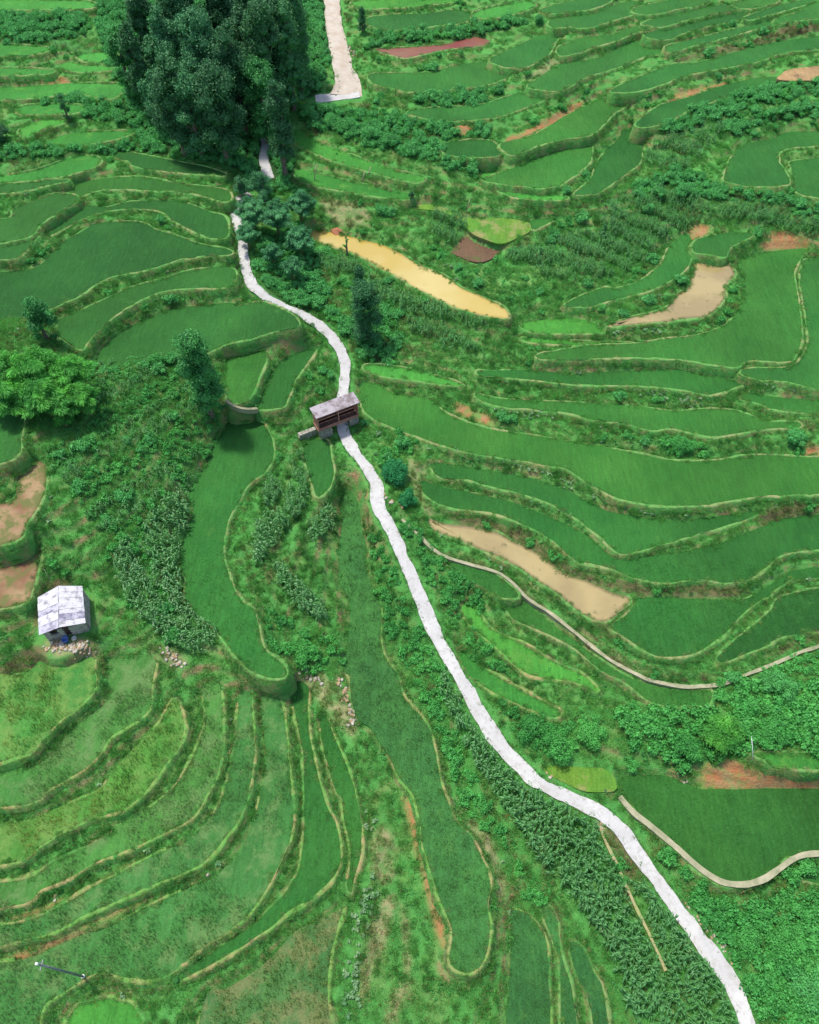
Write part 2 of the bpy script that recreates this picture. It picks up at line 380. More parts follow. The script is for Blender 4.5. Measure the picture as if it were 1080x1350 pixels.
# growth zones: letter + outline.  S dark shrubs, B bright bushes, M maize, V leafy vegetables, T silvery leaved plants, O bare orange soil, D dry brown growth, K tan bare ground
ZONES = [
('G',"345,565 385,560 415,640 450,700 455,830 430,870 400,840 350,790 325,740 318,700 340,640 372,600"),
('G',"440,900 480,960 530,1040 548,1120 575,1190 590,1260 600,1300 668,1260 665,1352 432,1352 440,1260 460,1180 480,1130 470,1020"),
('G',"620,810 660,830 760,890 830,930 820,990 760,960 700,930 640,870"),
('G',"385,170 440,190 520,210 600,235 700,265 640,268 560,262 470,250 390,240"),
('G',"590,230 660,262 760,268 760,282 700,282 620,262"),
('G',"280,1230 330,1260 430,1200 440,1180 460,1190 270,1310 240,1350 200,1350 180,1320 230,1290"),
('G',"0,800 40,810 56,840 60,868 0,895"),
('G',"600,1190 665,1190 668,1352 600,1352"),
('M',"583,880 600,912 625,950 650,985 680,1020 715,1045 752,1063 780,1085 792,1110 810,1150 833,1200 856,1250 878,1300 900,1352 850,1352 822,1320 815,1290 795,1240 775,1215 760,1190 740,1165 715,1145 695,1110 675,1080 655,1050 630,1010 610,975 590,935 575,900"),
('M',"838,1158 858,1165 880,1195 905,1230 930,1265 950,1300 970,1352 905,1352 885,1300 868,1250 848,1205 830,1165"),
('M',"150,700 165,690 175,720 195,760 215,800 250,830 285,845 275,862 240,860 205,835 175,800 158,760"),
('M',"190,690 215,660 245,650 250,690 238,740 245,790 262,815 290,838 280,850 255,830 230,800 205,760 193,720"),
('M',"350,640 365,628 373,645 362,672 348,668"),('M',"385,600 405,600 408,635 400,680 385,685 375,665 385,635"),
('M',"340,690 370,678 382,690 370,712 352,730 342,748 334,740 336,710"),('M',"420,680 440,672 445,690 425,715 408,712 405,698"),
('M',"368,740 385,760 410,785 430,805 430,820 405,815 385,795 370,770 362,745"),
('M',"415,335 470,352 540,392 600,415 640,428 640,440 580,425 520,402 470,374 420,352"),('M',"540,420 600,440 640,470 630,480 580,460 545,440"),
('M',"680,330 720,320 790,305 850,295 870,310 850,345 810,365 750,370 700,360 665,345"),
('M',"790,290 850,245 900,262 945,275 1000,268 1070,285 1080,310 1040,325 960,300 900,310 860,320"),
('M',"570,285 600,280 615,300 600,330 575,320"),('M',"850,200 900,180 960,170 930,200 900,225 860,225"),('M',"80,45 155,50 160,70 80,72"),
('M',"650,18 716,18 722,38 690,50 640,52 635,36"),
('S',"395,142 425,142 470,148 520,152 560,165 580,195 640,230 600,228 560,210 520,200 470,185 420,175 395,155"),
('S',"858,165 900,140 960,128 1010,112 1085,102 1085,122 1000,138 950,155 890,176 850,188"),('S',"950,165 1010,150 1085,132 1085,148 1010,163 960,178"),
('S',"835,250 870,225 925,228 935,262 915,258 880,245 845,262"),('S',"925,245 990,250 1040,262 1085,280 1085,298 1040,280 990,265 935,265"),
('S',"120,125 200,130 240,190 260,203 200,203 150,193 170,168 110,155 70,150 60,130"),('S',"50,190 110,180 115,195 40,208 0,215 0,205"),
('S',"130,182 165,178 165,195 130,198"),('S',"0,22 60,20 110,18 110,45 60,55 40,65 0,50"),
('U',"150,0 430,0 420,120 380,135 385,235 345,250 300,215 240,205 190,160 150,100"),
('S',"340,330 400,300 415,330 440,400 450,430 400,408 352,383"),('S',"460,420 520,400 520,470 480,480 462,450"),
('S',"570,120 590,118 640,124 620,140 560,140 545,130"),('S',"500,40 580,40 640,25 700,28 640,45 600,52 500,58"),
('S',"540,160 600,162 640,165 640,180 600,182 560,185 540,175"),
('B',"560,750 580,790 600,835 640,900 680,955 712,1000 760,985 800,960 770,940 700,930 660,870 620,820 590,790"),
('B',"800,920 850,935 920,935 970,940 985,980 960,1000 900,1010 850,990 820,960"),
('B',"940,912 1000,887 1085,862 1085,990 1000,988 985,960 950,935"),
('B',"832,1082 870,1112 920,1152 960,1177 1010,1170 1085,1137 1085,1355 1010,1355 965,1265 928,1207 893,1150 852,1100"),
('B',"600,745 570,720 535,690 530,700 548,750 600,800 640,800 620,770"),
('V',"100,480 200,470 260,490 290,560 270,620 230,660 200,690 170,720 130,700 90,640 60,600 120,560"),
('B',"350,800 400,830 445,845 450,880 420,885 390,875 355,850"),
('B',"489,690 515,715 545,780 565,830 580,880 585,930 610,990 640,1060 690,1140 720,1185 690,1185 650,1110 605,1060 588,990 566,940 538,890 512,840 505,790"),
('B',"860,575 890,568 925,585 940,600 900,606 875,598"),('B',"1035,570 1060,565 1062,590 1035,592"),
('T',"575,590 640,600 740,628 790,655 850,670 900,678 960,665 1005,655 1005,662 950,672 890,683 830,674 770,652 700,622 620,606 575,598"),
('T',"690,655 740,672 790,706 818,735 812,737 780,706 735,676 690,659"),('T',"820,512 880,520 930,528 940,545 900,535 830,522"),
('T',"650,535 700,540 750,548 800,560 790,566 730,555 650,542"),('T',"1000,508 1055,514 1080,520 1080,524 1040,520 1000,514"),
('T',"470,1070 485,1070 500,1100 500,1180 482,1260 470,1350 450,1350 456,1260 470,1180 474,1120"),('T',"1040,200 1070,190 1085,190 1085,200 1050,212"),('T',"800,440 870,432 870,441 800,447"),
('O',"925,1035 930,1008 965,1002 1000,1010 1085,1019 1085,1042 1000,1041 950,1040"),
('O',"664,186 700,168 735,150 760,135 770,138 740,158 705,176 668,189"),('K',"700,104 715,85 733,72 742,84 720,98"),
('O',"840,160 877,136 895,122 958,108 963,112 915,125 875,145 844,162"),('O',"1002,327 1013,311 1030,303 1066,317 1068,325 1030,329"),
('O',"910,300 935,297 927,315 913,320"),('K',"535,605 557,611 568,622 555,632 556,655 572,672 566,686 556,668 546,645"),
('K',"490,1100 515,1095 522,1150 508,1165 490,1155"),('K',"500,1190 520,1180 515,1220 490,1290 478,1330 470,1310 480,1250"),
('O',"530,1040 545,1050 556,1085 564,1120 578,1170 590,1200 590,1255 580,1240 560,1170 546,1110 535,1070"),
('K',"527,1190 535,1190 541,1290 532,1318 515,1352 505,1352 520,1310 534,1280"),('K',"602,1084 625,1085 650,1115 665,1160 668,1190 655,1180 642,1130 622,1103"),
('O',"0,1218 60,1195 120,1168 160,1146 203,1123 206,1129 160,1153 110,1177 60,1208 0,1236"),('O',"0,1266 60,1240 110,1213 160,1194 200,1176 203,1182 150,1206 90,1238 40,1262 0,1284"),
('O',"600,160 622,158 621,177 601,176"),('O',"50,108 70,97 92,106 90,113"),('K',"658,290 692,292 695,304 660,300"),
('D',"600,674 660,690 700,706 740,735 780,756 830,766 920,768 985,772 980,785 900,784 830,782 790,772 740,752 700,728 640,702 600,690"),
('D',"600,733 640,744 690,776 730,812 760,838 800,862 850,884 900,894 960,887 1000,870 1050,840 1085,820 1085,838 1040,856 990,876 940,893 880,895 820,878 770,850 720,808 680,774 640,750 605,738"),
('D',"850,100 900,75 960,60 1010,48 1075,20 1080,35 1010,57 960,70 900,82 860,95"),('D',"1000,680 1040,665 1085,650 1085,672 1040,682 1000,694"),
('O',"1060,590 1085,590 1085,603 1055,600"),('K',"60,843 118,840 130,862 70,866"),('K',"380,890 420,885 440,905 465,930 470,975 455,965 430,935 405,912"),
('K',"195,853 230,855 250,875 240,885 215,870"),('K',"782,1080 795,1082 800,1100 792,1104"),('D',"800,1085 838,1130 850,1160 828,1160 812,1128 796,1100"),
('O',"600,530 640,545 655,560 640,562 605,545"),('K',"420,262 470,268 490,290 470,300 440,290"),
('D',"0,880 50,850 60,868 0,930"),
]
# ------------------------------------------------------------------ base hillside from the spot heights
def tps_fit(P, Z, reg=0.02):
    n = len(P)
    d = np.hypot(P[:, None, 0] - P[None, :, 0], P[:, None, 1] - P[None, :, 1]) / 50.0
    K = np.where(d > 0, d * d * np.log(d + 1e-9), 0) + np.eye(n) * reg
    A = np.zeros((n + 3, n + 3))
    A[:n, :n] = K
    A[:n, n] = 1; A[:n, n + 1:] = P / 50.0
    A[n, :n] = 1; A[n + 1:, :n] = P.T / 50.0
    return np.linalg.solve(A, np.concatenate([Z, np.zeros(3)]))

SP = np.array([at_z(a, b, z) for a, b, z in SPOT])
SZ = np.array([z for _, _, z in SPOT], float)
Acol = np.c_[np.ones(len(SP)), SP]
plane = np.linalg.lstsq(Acol, SZ, rcond=None)[0]
anc = np.array([(-125., -15.), (-125., 60.), (-125., 130.), (-125., 215.), (0., 225.), (125., 215.), (125., 130.), (125., 60.), (125., -15.), (0., -25.)])
SP = np.r_[SP, anc]
SZ = np.r_[SZ, np.array([13., 22., 27., 32., 31., 30., 24., 10., -6., 1.])]
W = tps_fit(SP, SZ)

def h0_arr(x, y):
    x = np.asarray(x, float); y = np.asarray(y, float)
    out = W[-3] + W[-2] * x / 50 + W[-1] * y / 50
    for w, (a, b) in zip(W[:-3], SP):
        d2 = ((x - a) ** 2 + (y - b) ** 2) / 2500.0 + 1e-12
        out = out + w * 0.5 * d2 * np.log(d2)
    return out

STEP = 0.25
GX0, GX1, GY0, GY1 = -118.0, 118.0, -14.0, 214.0
gx = np.arange(GX0, GX1 + 1e-6, STEP)
gy = np.arange(GY0, GY1 + 1e-6, STEP)
NX, NY = len(gx), len(gy)
cx_ = np.linspace(GX0, GX1, 119); cy_ = np.linspace(GY0, GY1, 115)
H0c = h0_arr(*np.meshgrid(cx_, cy_))

def bil(A, x, y, x0=GX0, y0=GY0, st=STEP, sty=None):
    sty = sty or st
    fx = np.clip((np.asarray(x, float) - x0) / st, 0, A.shape[1] - 1.001)
    fy = np.clip((np.asarray(y, float) - y0) / sty, 0, A.shape[0] - 1.001)
    ix = fx.astype(int); iy = fy.astype(int)
    u = fx - ix; v = fy - iy
    return (A[iy, ix] * (1 - u) + A[iy, ix + 1] * u) * (1 - v) + (A[iy + 1, ix] * (1 - u) + A[iy + 1, ix + 1] * u) * v

def h0(x, y):
    return bil(H0c, x, y, GX0, GY0, cx_[1] - cx_[0], cy_[1] - cy_[0])

def drop(px, py, hf):
    """where the line of sight through a pixel meets the ground"""
    z = 10.0
    for _ in range(30):
        x, y = at_z(px, py, z)
        z = z * 0.5 + float(hf(x, y)) * 0.5
    return x, y, z

def resample(P, step, closed=True):
    P = np.array(P, float)
    n = len(P)
    Q = []
    rngi = range(n) if closed else range(n - 1)
    for i in rngi:
        if closed:
            a, b, c, d = P[i - 1], P[i], P[(i + 1) % n], P[(i + 2) % n]
        else:
            a, b, c, d = P[max(i - 1, 0)], P[i], P[i + 1], P[min(i + 2, n - 1)]
        k = max(1, int(np.linalg.norm(c - b) / (step * 0.5)))
        for t in np.arange(k) / k:
            Q.append(0.5 * ((2 * b) + (c - a) * t + (2 * a - 5 * b + 4 * c - d) * t * t + (3 * b - a - 3 * c + d) * t ** 3))
    if not closed: Q.append(P[-1])
    Q = np.array(Q)
    E = np.r_[Q, Q[:1]] if closed else Q
    s = np.r_[0, np.cumsum(np.linalg.norm(np.diff(E, axis=0), axis=1))]
    m = max(8, int(s[-1] / step))
    u = np.linspace(0, s[-1], m + (0 if not closed else 1))
    if closed: u = u[:-1]
    return np.stack([np.interp(u, s, E[:, k]) for k in range(P.shape[1])], 1)

def inside(P, X, Y):
    res = np.zeros(X.shape, bool)
    n = len(P)
    for i in range(n):
        x1, y1 = P[i - 1]; x2, y2 = P[i]
        if y1 == y2: continue
        c = ((y1 > Y) != (y2 > Y)) & (X < (x2 - x1) * (Y - y1) / (y2 - y1) + x1)
        res ^= c
    return res

def raster(P, fn):
    i0 = max(0, int((P[:, 0].min() - GX0) / STEP) - 1); i1 = min(NX, int((P[:, 0].max() - GX0) / STEP) + 3)
    j0 = max(0, int((P[:, 1].min() - GY0) / STEP) - 1); j1 = min(NY, int((P[:, 1].max() - GY0) / STEP) + 3)
    if i1 <= i0 or j1 <= j0: return
    X, Y = np.meshgrid(gx[i0:i1], gy[j0:j1])
    fn(slice(j0, j1), slice(i0, i1), inside(P, X, Y))

# fields and ponds: each gets one level
PLOTS = []
for kind, lst in (('field', FIELDS), ('pond', PONDS)):
    for st, s in lst:
        p = np.array(pts(s))
        p0 = p.copy()
        p[:, 0] += np.where(p[:, 0] >= 1080, 95, 0) - np.where(p[:, 0] <= 0, 95, 0)
        p[:, 1] += np.where(p[:, 1] >= 1350, 70, 0)
        a = p0; b = np.roll(p0, -1, 0)
        cr = a[:, 0] * b[:, 1] - b[:, 0] * a[:, 1]
        ar = cr.sum() / 2
        c = ((a + b) * cr[:, None]).sum(0) / (6 * ar)
        zz = np.mean([drop(min(max(q[0], 0), 1080), min(q[1], 1350), h0)[2] for q in p0] + [drop(c[0], c[1], h0)[2]] * 3)
        wp = np.array([at_z(q[0], q[1], zz) for q in p])
        wp = resample(wp, 0.55)
        if c[1] < 170 and kind == 'field':
            T_ = np.roll(wp, -1, 0) - np.roll(wp, 1, 0); T_ /= np.linalg.norm(T_, axis=1)[:, None] + 1e-9
            sg = 1 if (wp[:, 0] * np.roll(wp, -1, 0)[:, 1] - np.roll(wp, -1, 0)[:, 0] * wp[:, 1]).sum() > 0 else -1
            wp = wp + np.c_[T_[:, 1], -T_[:, 0]] * 0.28 * sg
        if kind == 'field' or True:
            a2 = np.roll(wp, -1, 0)
            if (wp[:, 0] * a2[:, 1] - a2[:, 0] * wp[:, 1]).sum() < 0: wp = wp[::-1]
        PLOTS.append(dict(kind=kind, st=st, z=float(zz), P=wp, c=c))

lev = np.full((NY, NX), np.nan)
code = np.zeros((NY, NX), np.int16)          # 0 free, 1 field, 2 pond, 3 road
own = np.full((NY, NX), -1, np.int16)
for k in sorted(range(len(PLOTS)), key=lambda k: PLOTS[k]['z']):
    q = PLOTS[k]
    def f(js, is_, m, q=q, k=k):
        lev[js, is_] = np.where(m, q['z'] - (0.35 if q['kind'] == 'field' else 0.25), lev[js, is_])
        code[js, is_] = np.where(m, 1 if q['kind'] == 'field' else 2, code[js, is_])
        own[js, is_] = np.where(m, k, own[js, is_])
    raster(q['P'], f)

def line_world(px, step=0.6, smooth=8):
    Q = np.array([drop(a, b, h0) for a, b in px])
    Q = resample(Q, step, closed=False)
    z = Q[:, 2].copy()
    for _ in range(smooth):
        z[1:-1] = (z[:-2] + 2 * z[1:-1] + z[2:]) / 4
    Q[:, 2] = z
    return Q

def strip_poly(Q, w):
    T = np.gradient(Q[:, :2], axis=0)
    T /= np.linalg.norm(T, axis=1)[:, None] + 1e-9
    Nn = np.c_[-T[:, 1], T[:, 0]]
    w = np.broadcast_to(np.asarray(w, float), (len(Q),))[:, None]
    return Q[:, :2] + Nn * w, Q[:, :2] - Nn * w

def burn(Q, w, cd, dz=0.0):
    """level the ground under a strip"""
    from_i = []
    for a in range(len(Q) - 1):
        x, y, z = (Q[a] + Q[a + 1]) / 2
        i0 = int((x - w - GX0) / STEP); i1 = int((x + w - GX0) / STEP) + 2
        j0 = int((y - w - GY0) / STEP); j1 = int((y + w - GY0) / STEP) + 2
        i0 = max(i0, 0); j0 = max(j0, 0)
        if i1 <= i0 or j1 <= j0 or i0 >= NX or j0 >= NY: continue
        X, Y = np.meshgrid(gx[i0:i1], gy[j0:j1])
        m = (X - x) ** 2 + (Y - y) ** 2 < w * w
        L = lev[j0:j1, i0:i1]; L[m] = z + dz
        C = code[j0:j1, i0:i1]; C[m] = cd

road_top = line_world(ROAD); road_main = line_world(ROAD_M); road_up = line_world(ROAD_U)
road_jn = line_world(pts("416,131 433,129.5 452,127 474,124"), 0.6)
for Q, w in ((road_top, 2.0), (road_main, 1.45), (road_up, 1.2), (road_jn, 2.4)):
    burn(Q, w, 3, -0.1)

hx, hy, hzz = drop(84, 830, h0)
burn(np.array([[hx, hy + d, hzz - 0.1] for d in (-1.2, 0.0, 1.2, 2.4, 3.2)]), 3.6, 4)

ledge_lines = []
for w, px in LEDGES:
    Q = line_world(px, 0.6, 20)
    ledge_lines.append((w, Q))

# relax the free ground between the levelled plots
def relax(z, fixed, fz, tgt, lam, it):
    for _ in range(it):
        p = np.pad(z, 1, mode='edge')
        a = (p[:-2, 1:-1] + p[2:, 1:-1] + p[1:-1, :-2] + p[1:-1, 2:]) * 0.25
        z = (a + lam * tgt) / (1 + lam)
        z = np.where(fixed, fz, z)
    return z

H0g = h0(*np.meshgrid(gx, gy))
cur = None
for fct in (8, 4, 2, 1):
    L = lev[::fct, ::fct]; T = H0g[::fct, ::fct]
    fixed = ~np.isnan(L); fz = np.where(fixed, L, 0)
    if cur is None: z = T.copy()
    else:
        yy = np.linspace(0, cur.shape[0] - 1.001, L.shape[0]); xx = np.linspace(0, cur.shape[1] - 1.001, L.shape[1])
        X, Y = np.meshgrid(xx, yy)
        z = bil(cur, X, Y, 0, 0, 1)
    lam = 0.0012 * fct * fct
    cur = relax(z, fixed, fz, T, lam, {8: 120, 4: 60, 2: 40, 1: 24}[fct])
HG = cur

def vnoise(shape, cell, seed):
    r = np.random.default_rng(seed)
    ny, nx = int(shape[0] / cell) + 4, int(shape[1] / cell) + 4
    G = r.uniform(-1, 1, (ny, nx))
    yy = np.arange(shape[0]) / cell; xx = np.arange(shape[1]) / cell
    iy = yy.astype(int); ix = xx.astype(int)
    fy = (yy - iy); fx = (xx - ix)
    fy = (fy * fy * (3 - 2 * fy))[:, None]; fx = (fx * fx * (3 - 2 * fx))[None, :]
    a = G[np.ix_(iy, ix)]; b = G[np.ix_(iy, ix + 1)]; c = G[np.ix_(iy + 1, ix)]; d = G[np.ix_(iy + 1, ix + 1)]
    return (a * (1 - fx) + b * fx) * (1 - fy) + (c * (1 - fx) + d * fx) * fy

def blur(A, n):
    for _ in range(n):
        p = np.pad(A, 1, mode='edge')
        A = (p[:-2, 1:-1] + p[2:, 1:-1] + p[1:-1, :-2] + p[1:-1, 2:] + 2 * A) / 6
    return A

freef = blur((code == 0).astype(float), 12)
edge = np.clip((freef - 0.6) / 0.4, 0, 1) ** 1.2
bumps = vnoise(HG.shape, 24, 1) * 0.45 + vnoise(HG.shape, 9, 2) * 0.28 + vnoise(HG.shape, 4, 3) * 0.15
# old hand-cut steps on the unplanted slopes: they follow the contours
edge_t = np.clip((blur((code == 0).astype(float), 5) - 0.85) / 0.15, 0, 1)
sh = 0.85 + 0.0 * HG
zz_ = HG + vnoise(HG.shape, 60, 6) * 0.9 + vnoise(HG.shape, 20, 7) * 0.25
q_ = zz_ / sh
fr_ = q_ - np.floor(q_)
stp = (np.floor(q_) + np.clip((fr_ - 0.62) / 0.38, 0, 1) ** 1.0) * sh + 0.12 * sh * fr_
HG = HG + (stp - zz_ + 0.2 * sh) * edge_t * 0.95
lip = np.exp(-((fr_ - 0.60) / 0.09) ** 2) * edge_t
HG = HG + lip * 0.10
HG = HG + bumps * edge * 0.55

def hz(x, y):
    return bil(HG, x, y)

def zone_world(s):
    return np.array([drop(a, b, hz)[:2] for a, b in pts(s)])

ZL = 'SBMVTODKUG'
zone = np.zeros((NY, NX), np.uint8)
for zt, s in ZONES:
    P = resample(zone_world(s), 1.0)
    def f(js, is_, m, zt=zt):
        zone[js, is_] = np.where(m, ZL.index(zt) + 1, zone[js, is_])
    raster(P, f)

gyy, gxx = np.gradient(HG, STEP)
slope = np.hypot(gxx, gyy)

# ------------------------------------------------------------------ ground sheet
ex = [118 + d for d in (4, 10, 20, 40, 80, 160, 300, 500)]
mx = np.r_[[-e for e in ex[::-1]], np.arange(-118, 118.01, 0.3), ex]
my = np.r_[[-14 - d for d in (500, 300, 160, 80, 40, 20, 10, 4)], np.arange(-14, 95, 0.28), np.arange(95, 214, 0.42), [214 + d for d in (4, 10, 20, 40, 80, 160, 300, 500)]]
MX, MY = np.meshgrid(mx, my)
MZ = bil(HG, MX, MY)
nvx, nvy = len(mx), len(my)

def grid_attr(A):
    return bil(A.astype(float), MX, MY).ravel()

me = bpy.data.meshes.new('ground')
V = np.stack([MX, MY, MZ], -1).reshape(-1, 3)
I = np.arange(nvx * nvy).reshape(nvy, nvx)
F = np.stack([I[:-1, :-1], I[:-1, 1:], I[1:, 1:], I[1:, :-1]], -1).reshape(-1, 4)
me.vertices.add(len(V)); me.vertices.foreach_set('co', V.astype(np.float32).ravel())
me.loops.add(F.size); me.loops.foreach_set('vertex_index', F.astype(np.int32).ravel())
me.polygons.add(len(F)); me.polygons.foreach_set('loop_start', np.arange(0, F.size, 4, dtype=np.int32))
me.update(calc_edges=True)
me.polygons.foreach_set('use_smooth', np.ones(len(F), bool))
zs = {k: blur((zone == i + 1).astype(float), 3) for i, k in enumerate(ZL)}
bare = np.clip(zs['O'] * 1.0 + zs['K'] * 0.0, 0, 1)
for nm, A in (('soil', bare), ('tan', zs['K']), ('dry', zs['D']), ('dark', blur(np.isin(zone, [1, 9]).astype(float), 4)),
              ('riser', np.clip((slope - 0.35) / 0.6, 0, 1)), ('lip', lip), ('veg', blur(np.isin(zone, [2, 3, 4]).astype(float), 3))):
    at = me.attributes.new(nm, 'FLOAT', 'POINT')
    at.data.foreach_set('value', grid_attr(A).astype(np.float32))

m, nt, b = new_mat('ground')
bright = mix(nt, ramp(nt, noise(nt, 0.09, 4, 0.6), [(0.35, 0), (0.65, 1)]), (0.076, 0.28, 0.060), (0.104, 0.35, 0.076))
bright = mix(nt, ramp(nt, noise(nt, 0.6, 5, 0.7), [(0.40, 0), (0.68, 0.55)]), bright, (0.050, 0.19, 0.044))
patch = ramp(nt, noise(nt, 0.28, 5, 0.65), [(0.52, 0), (0.66, 1)])
earth = mix(nt, ramp(nt, noise(nt, 1.1, 5, 0.7), [(0.35, 0), (0.7, 1)]), (0.30, 0.17, 0.085), (0.42, 0.31, 0.17))
yel = (0.16, 0.22, 0.055)
c = mix(nt, math_n(nt, 'MULTIPLY', patch, 0.35), bright, yel)
fr = math_n(nt, 'MULTIPLY', attr(nt, 'riser'), ramp(nt, noise(nt, 0.35, 6, 0.7), [(0.46, 0.05), (0.62, 0.95)]))
c = mix(nt, fr, c, earth)
c = mix(nt, math_n(nt, 'MULTIPLY', attr(nt, 'lip'), ramp(nt, noise(nt, 0.25, 4, 0.7), [(0.40, 0.1), (0.60, 0.75)])), c, (0.20, 0.30, 0.09))
c = mix(nt, math_n(nt, 'MULTIPLY', attr(nt, 'veg'), 0.25), c, (0.046, 0.18, 0.038))
dryc = mix(nt, ramp(nt, noise(nt, 0.9, 5, 0.7), [(0.4, 0), (0.65, 1)]), (0.20, 0.13, 0.075), (0.085, 0.12, 0.04))
c = mix(nt, math_n(nt, 'MULTIPLY', attr(nt, 'dry'), 0.85), c, dryc)
tanc = mix(nt, ramp(nt, noise(nt, 0.8, 5, 0.7), [(0.35, 0), (0.65, 1)]), (0.36, 0.31, 0.16), (0.13, 0.28, 0.075))
c = mix(nt, math_n(nt, 'MULTIPLY', attr(nt, 'tan'), ramp(nt, noise(nt, 0.5, 5, 0.7), [(0.34, 0.35), (0.48, 1)])), c, tanc)
orc = mix(nt, ramp(nt, noise(nt, 0.7, 5, 0.7), [(0.35, 0), (0.65, 1)]), (0.42, 0.17, 0.07), (0.34, 0.23, 0.11))
c = mix(nt, math_n(nt, 'MULTIPLY', attr(nt, 'soil'), ramp(nt, noise(nt, 0.6, 5, 0.7), [(0.36, 0.25), (0.52, 1)])), c, orc)
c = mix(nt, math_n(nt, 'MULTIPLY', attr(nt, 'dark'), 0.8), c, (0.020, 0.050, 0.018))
nt.links.new(c, b.inputs['Base Color'])
b.inputs['Roughness'].default_value = 0.95
b.inputs['Specular IOR Level'].default_value = 0.1
bump(nt, b, noise(nt, 1.8, 6, 0.75), 0.9, 0.5)
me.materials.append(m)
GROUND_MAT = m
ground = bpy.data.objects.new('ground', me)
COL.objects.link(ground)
tag(ground, kind='structure')
# ------------------------------------------------------------------ field surfaces, bunds, water, paths
def field_mat(name, c1, c2, c3, c3lo=0.55, c3hi=0.7, sc=0.13, fine=(1.0, 0.75)):
    c1, c2, c3 = [(c[0] * 0.88, c[1] * 1.03, c[2] * 0.92) if c[1] > c[0] else c for c in (warm(c1), warm(c2), warm(c3))]
    m, nt, b = new_mat(name)
    base = mix(nt, ramp(nt, noise(nt, sc, 3, 0.6), [(0.35, 0), (0.65, 1)]), c1, c2)
    oi = nt.nodes.new('ShaderNodeObjectInfo')
    base = mix(nt, 1.0, base, ramp(nt, oi.outputs['Random'], [(0.0, (0.80, 0.86, 0.85)), (0.5, (1.0, 1.0, 1.0)), (1.0, (1.25, 1.10, 0.95))]), 'MULTIPLY')
    gm_ = nt.nodes.new('ShaderNodeNewGeometry'); mp_ = nt.nodes.new('ShaderNodeMapping')
    mp_.inputs['Scale'].default_value = (2.6, 0.35, 1.0)
    nt.links.new(gm_.outputs['Position'], mp_.inputs['Vector'])
    base = mix(nt, 1.0, base, ramp(nt, noise(nt, 1.0, 5, 0.75, mp_.outputs[0]), [(0.3, 0.80), (0.7, 1.22)]), 'MULTIPLY')
    base = mix(nt, 1.0, base, ramp(nt, noise(nt, 0.055, 2, 0.5), [(0.35, 0.84), (0.65, 1.16)]), 'MULTIPLY')
    base = mix(nt, ramp(nt, noise(nt, 0.35, 5, 0.7), [(c3lo, 0), (c3hi, 1)]), base, c3)
    base = mix(nt, 1.0, base, ramp(nt, noise(nt, 3.2, 4, 0.8), [(0.3, fine[1]), (0.7, fine[0] * 1.15)]), 'MULTIPLY')
    nt.links.new(base, b.inputs['Base Color'])
    b.inputs['Roughness'].default_value = 0.8
    b.inputs['Specular IOR Level'].default_value = 0.15
    bump(nt, b, noise(nt, 5.0, 4, 0.8), 0.9, 0.25)
    return m

FM = {
 'd': field_mat('dark_rice', (0.022, 0.098, 0.029), (0.029, 0.117, 0.033), (0.043, 0.146, 0.043), 0.60, 0.75),
 'm': field_mat('rice', (0.026, 0.124, 0.034), (0.036, 0.140, 0.039), (0.060, 0.163, 0.047), 0.62, 0.8),
 'q': field_mat('grey_green_rice', (0.033, 0.125, 0.055), (0.042, 0.15, 0.058), (0.07, 0.19, 0.065), 0.55, 0.75),
 'p': field_mat('pale_streaked_rice', (0.050, 0.175, 0.060), (0.065, 0.190, 0.070), (0.12, 0.215, 0.10), 0.48, 0.62),
 'y': field_mat('yellowing_rice', (0.050, 0.190, 0.055), (0.075, 0.22, 0.065), (0.15, 0.26, 0.09), 0.45, 0.62),
 'g': field_mat('short_grass', (0.058, 0.241, 0.058), (0.043, 0.196, 0.048), (0.098, 0.252, 0.063)),
 'l': field_mat('mown_grass', (0.14, 0.27, 0.055), (0.08, 0.24, 0.05), (0.28, 0.27, 0.10), 0.5, 0.65),
 'b': field_mat('stubble', (0.045, 0.14, 0.06), (0.08, 0.17, 0.075), (0.17, 0.19, 0.11), 0.46, 0.6),
 's': field_mat('tilled_earth', (0.34, 0.25, 0.13), (0.30, 0.20, 0.10), (0.20, 0.13, 0.07)),
 'h': field_mat('ploughed_earth', (0.13, 0.09, 0.05), (0.17, 0.10, 0.06), (0.09, 0.12, 0.05)),
}

def pond_mat(name, c1, c2, c3, rough=0.12, sc=0.12, wet=0.5):
    m, nt, b = new_mat(name)
    base = mix(nt, ramp(nt, noise(nt, sc, 3, 0.55), [(0.4, 0), (0.6, 1)]), c1, c2)
    base = mix(nt, ramp(nt, noise(nt, 0.55, 6, 0.72), [(0.60, 0), (0.70, 1)] if wet > 0.2 else [(0.46, 0), (0.58, 1)]), base, c3)
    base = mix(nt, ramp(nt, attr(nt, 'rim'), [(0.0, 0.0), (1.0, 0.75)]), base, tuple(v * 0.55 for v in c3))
    nt.links.new(base, b.inputs['Base Color'])
    b.inputs['Roughness'].default_value = rough
    b.inputs['Specular IOR Level'].default_value = wet
    bump(nt, b, noise(nt, 1.6, 2), 0.08, 0.05)
    return m

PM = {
 'Y': pond_mat('ochre_water', (0.40, 0.295, 0.07), (0.46, 0.37, 0.14), (0.37, 0.27, 0.07), 0.07, 0.06),  # paler second tone paints the sky's reflection into the water colour
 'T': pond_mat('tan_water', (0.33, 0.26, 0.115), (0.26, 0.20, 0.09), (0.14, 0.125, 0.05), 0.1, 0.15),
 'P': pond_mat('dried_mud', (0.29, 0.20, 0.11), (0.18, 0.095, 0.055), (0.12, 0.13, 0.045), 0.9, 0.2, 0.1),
 'E': pond_mat('red_mud', (0.17, 0.04, 0.035), (0.19, 0.085, 0.05), (0.10, 0.11, 0.04), 0.5, 0.09, 0.3),
}

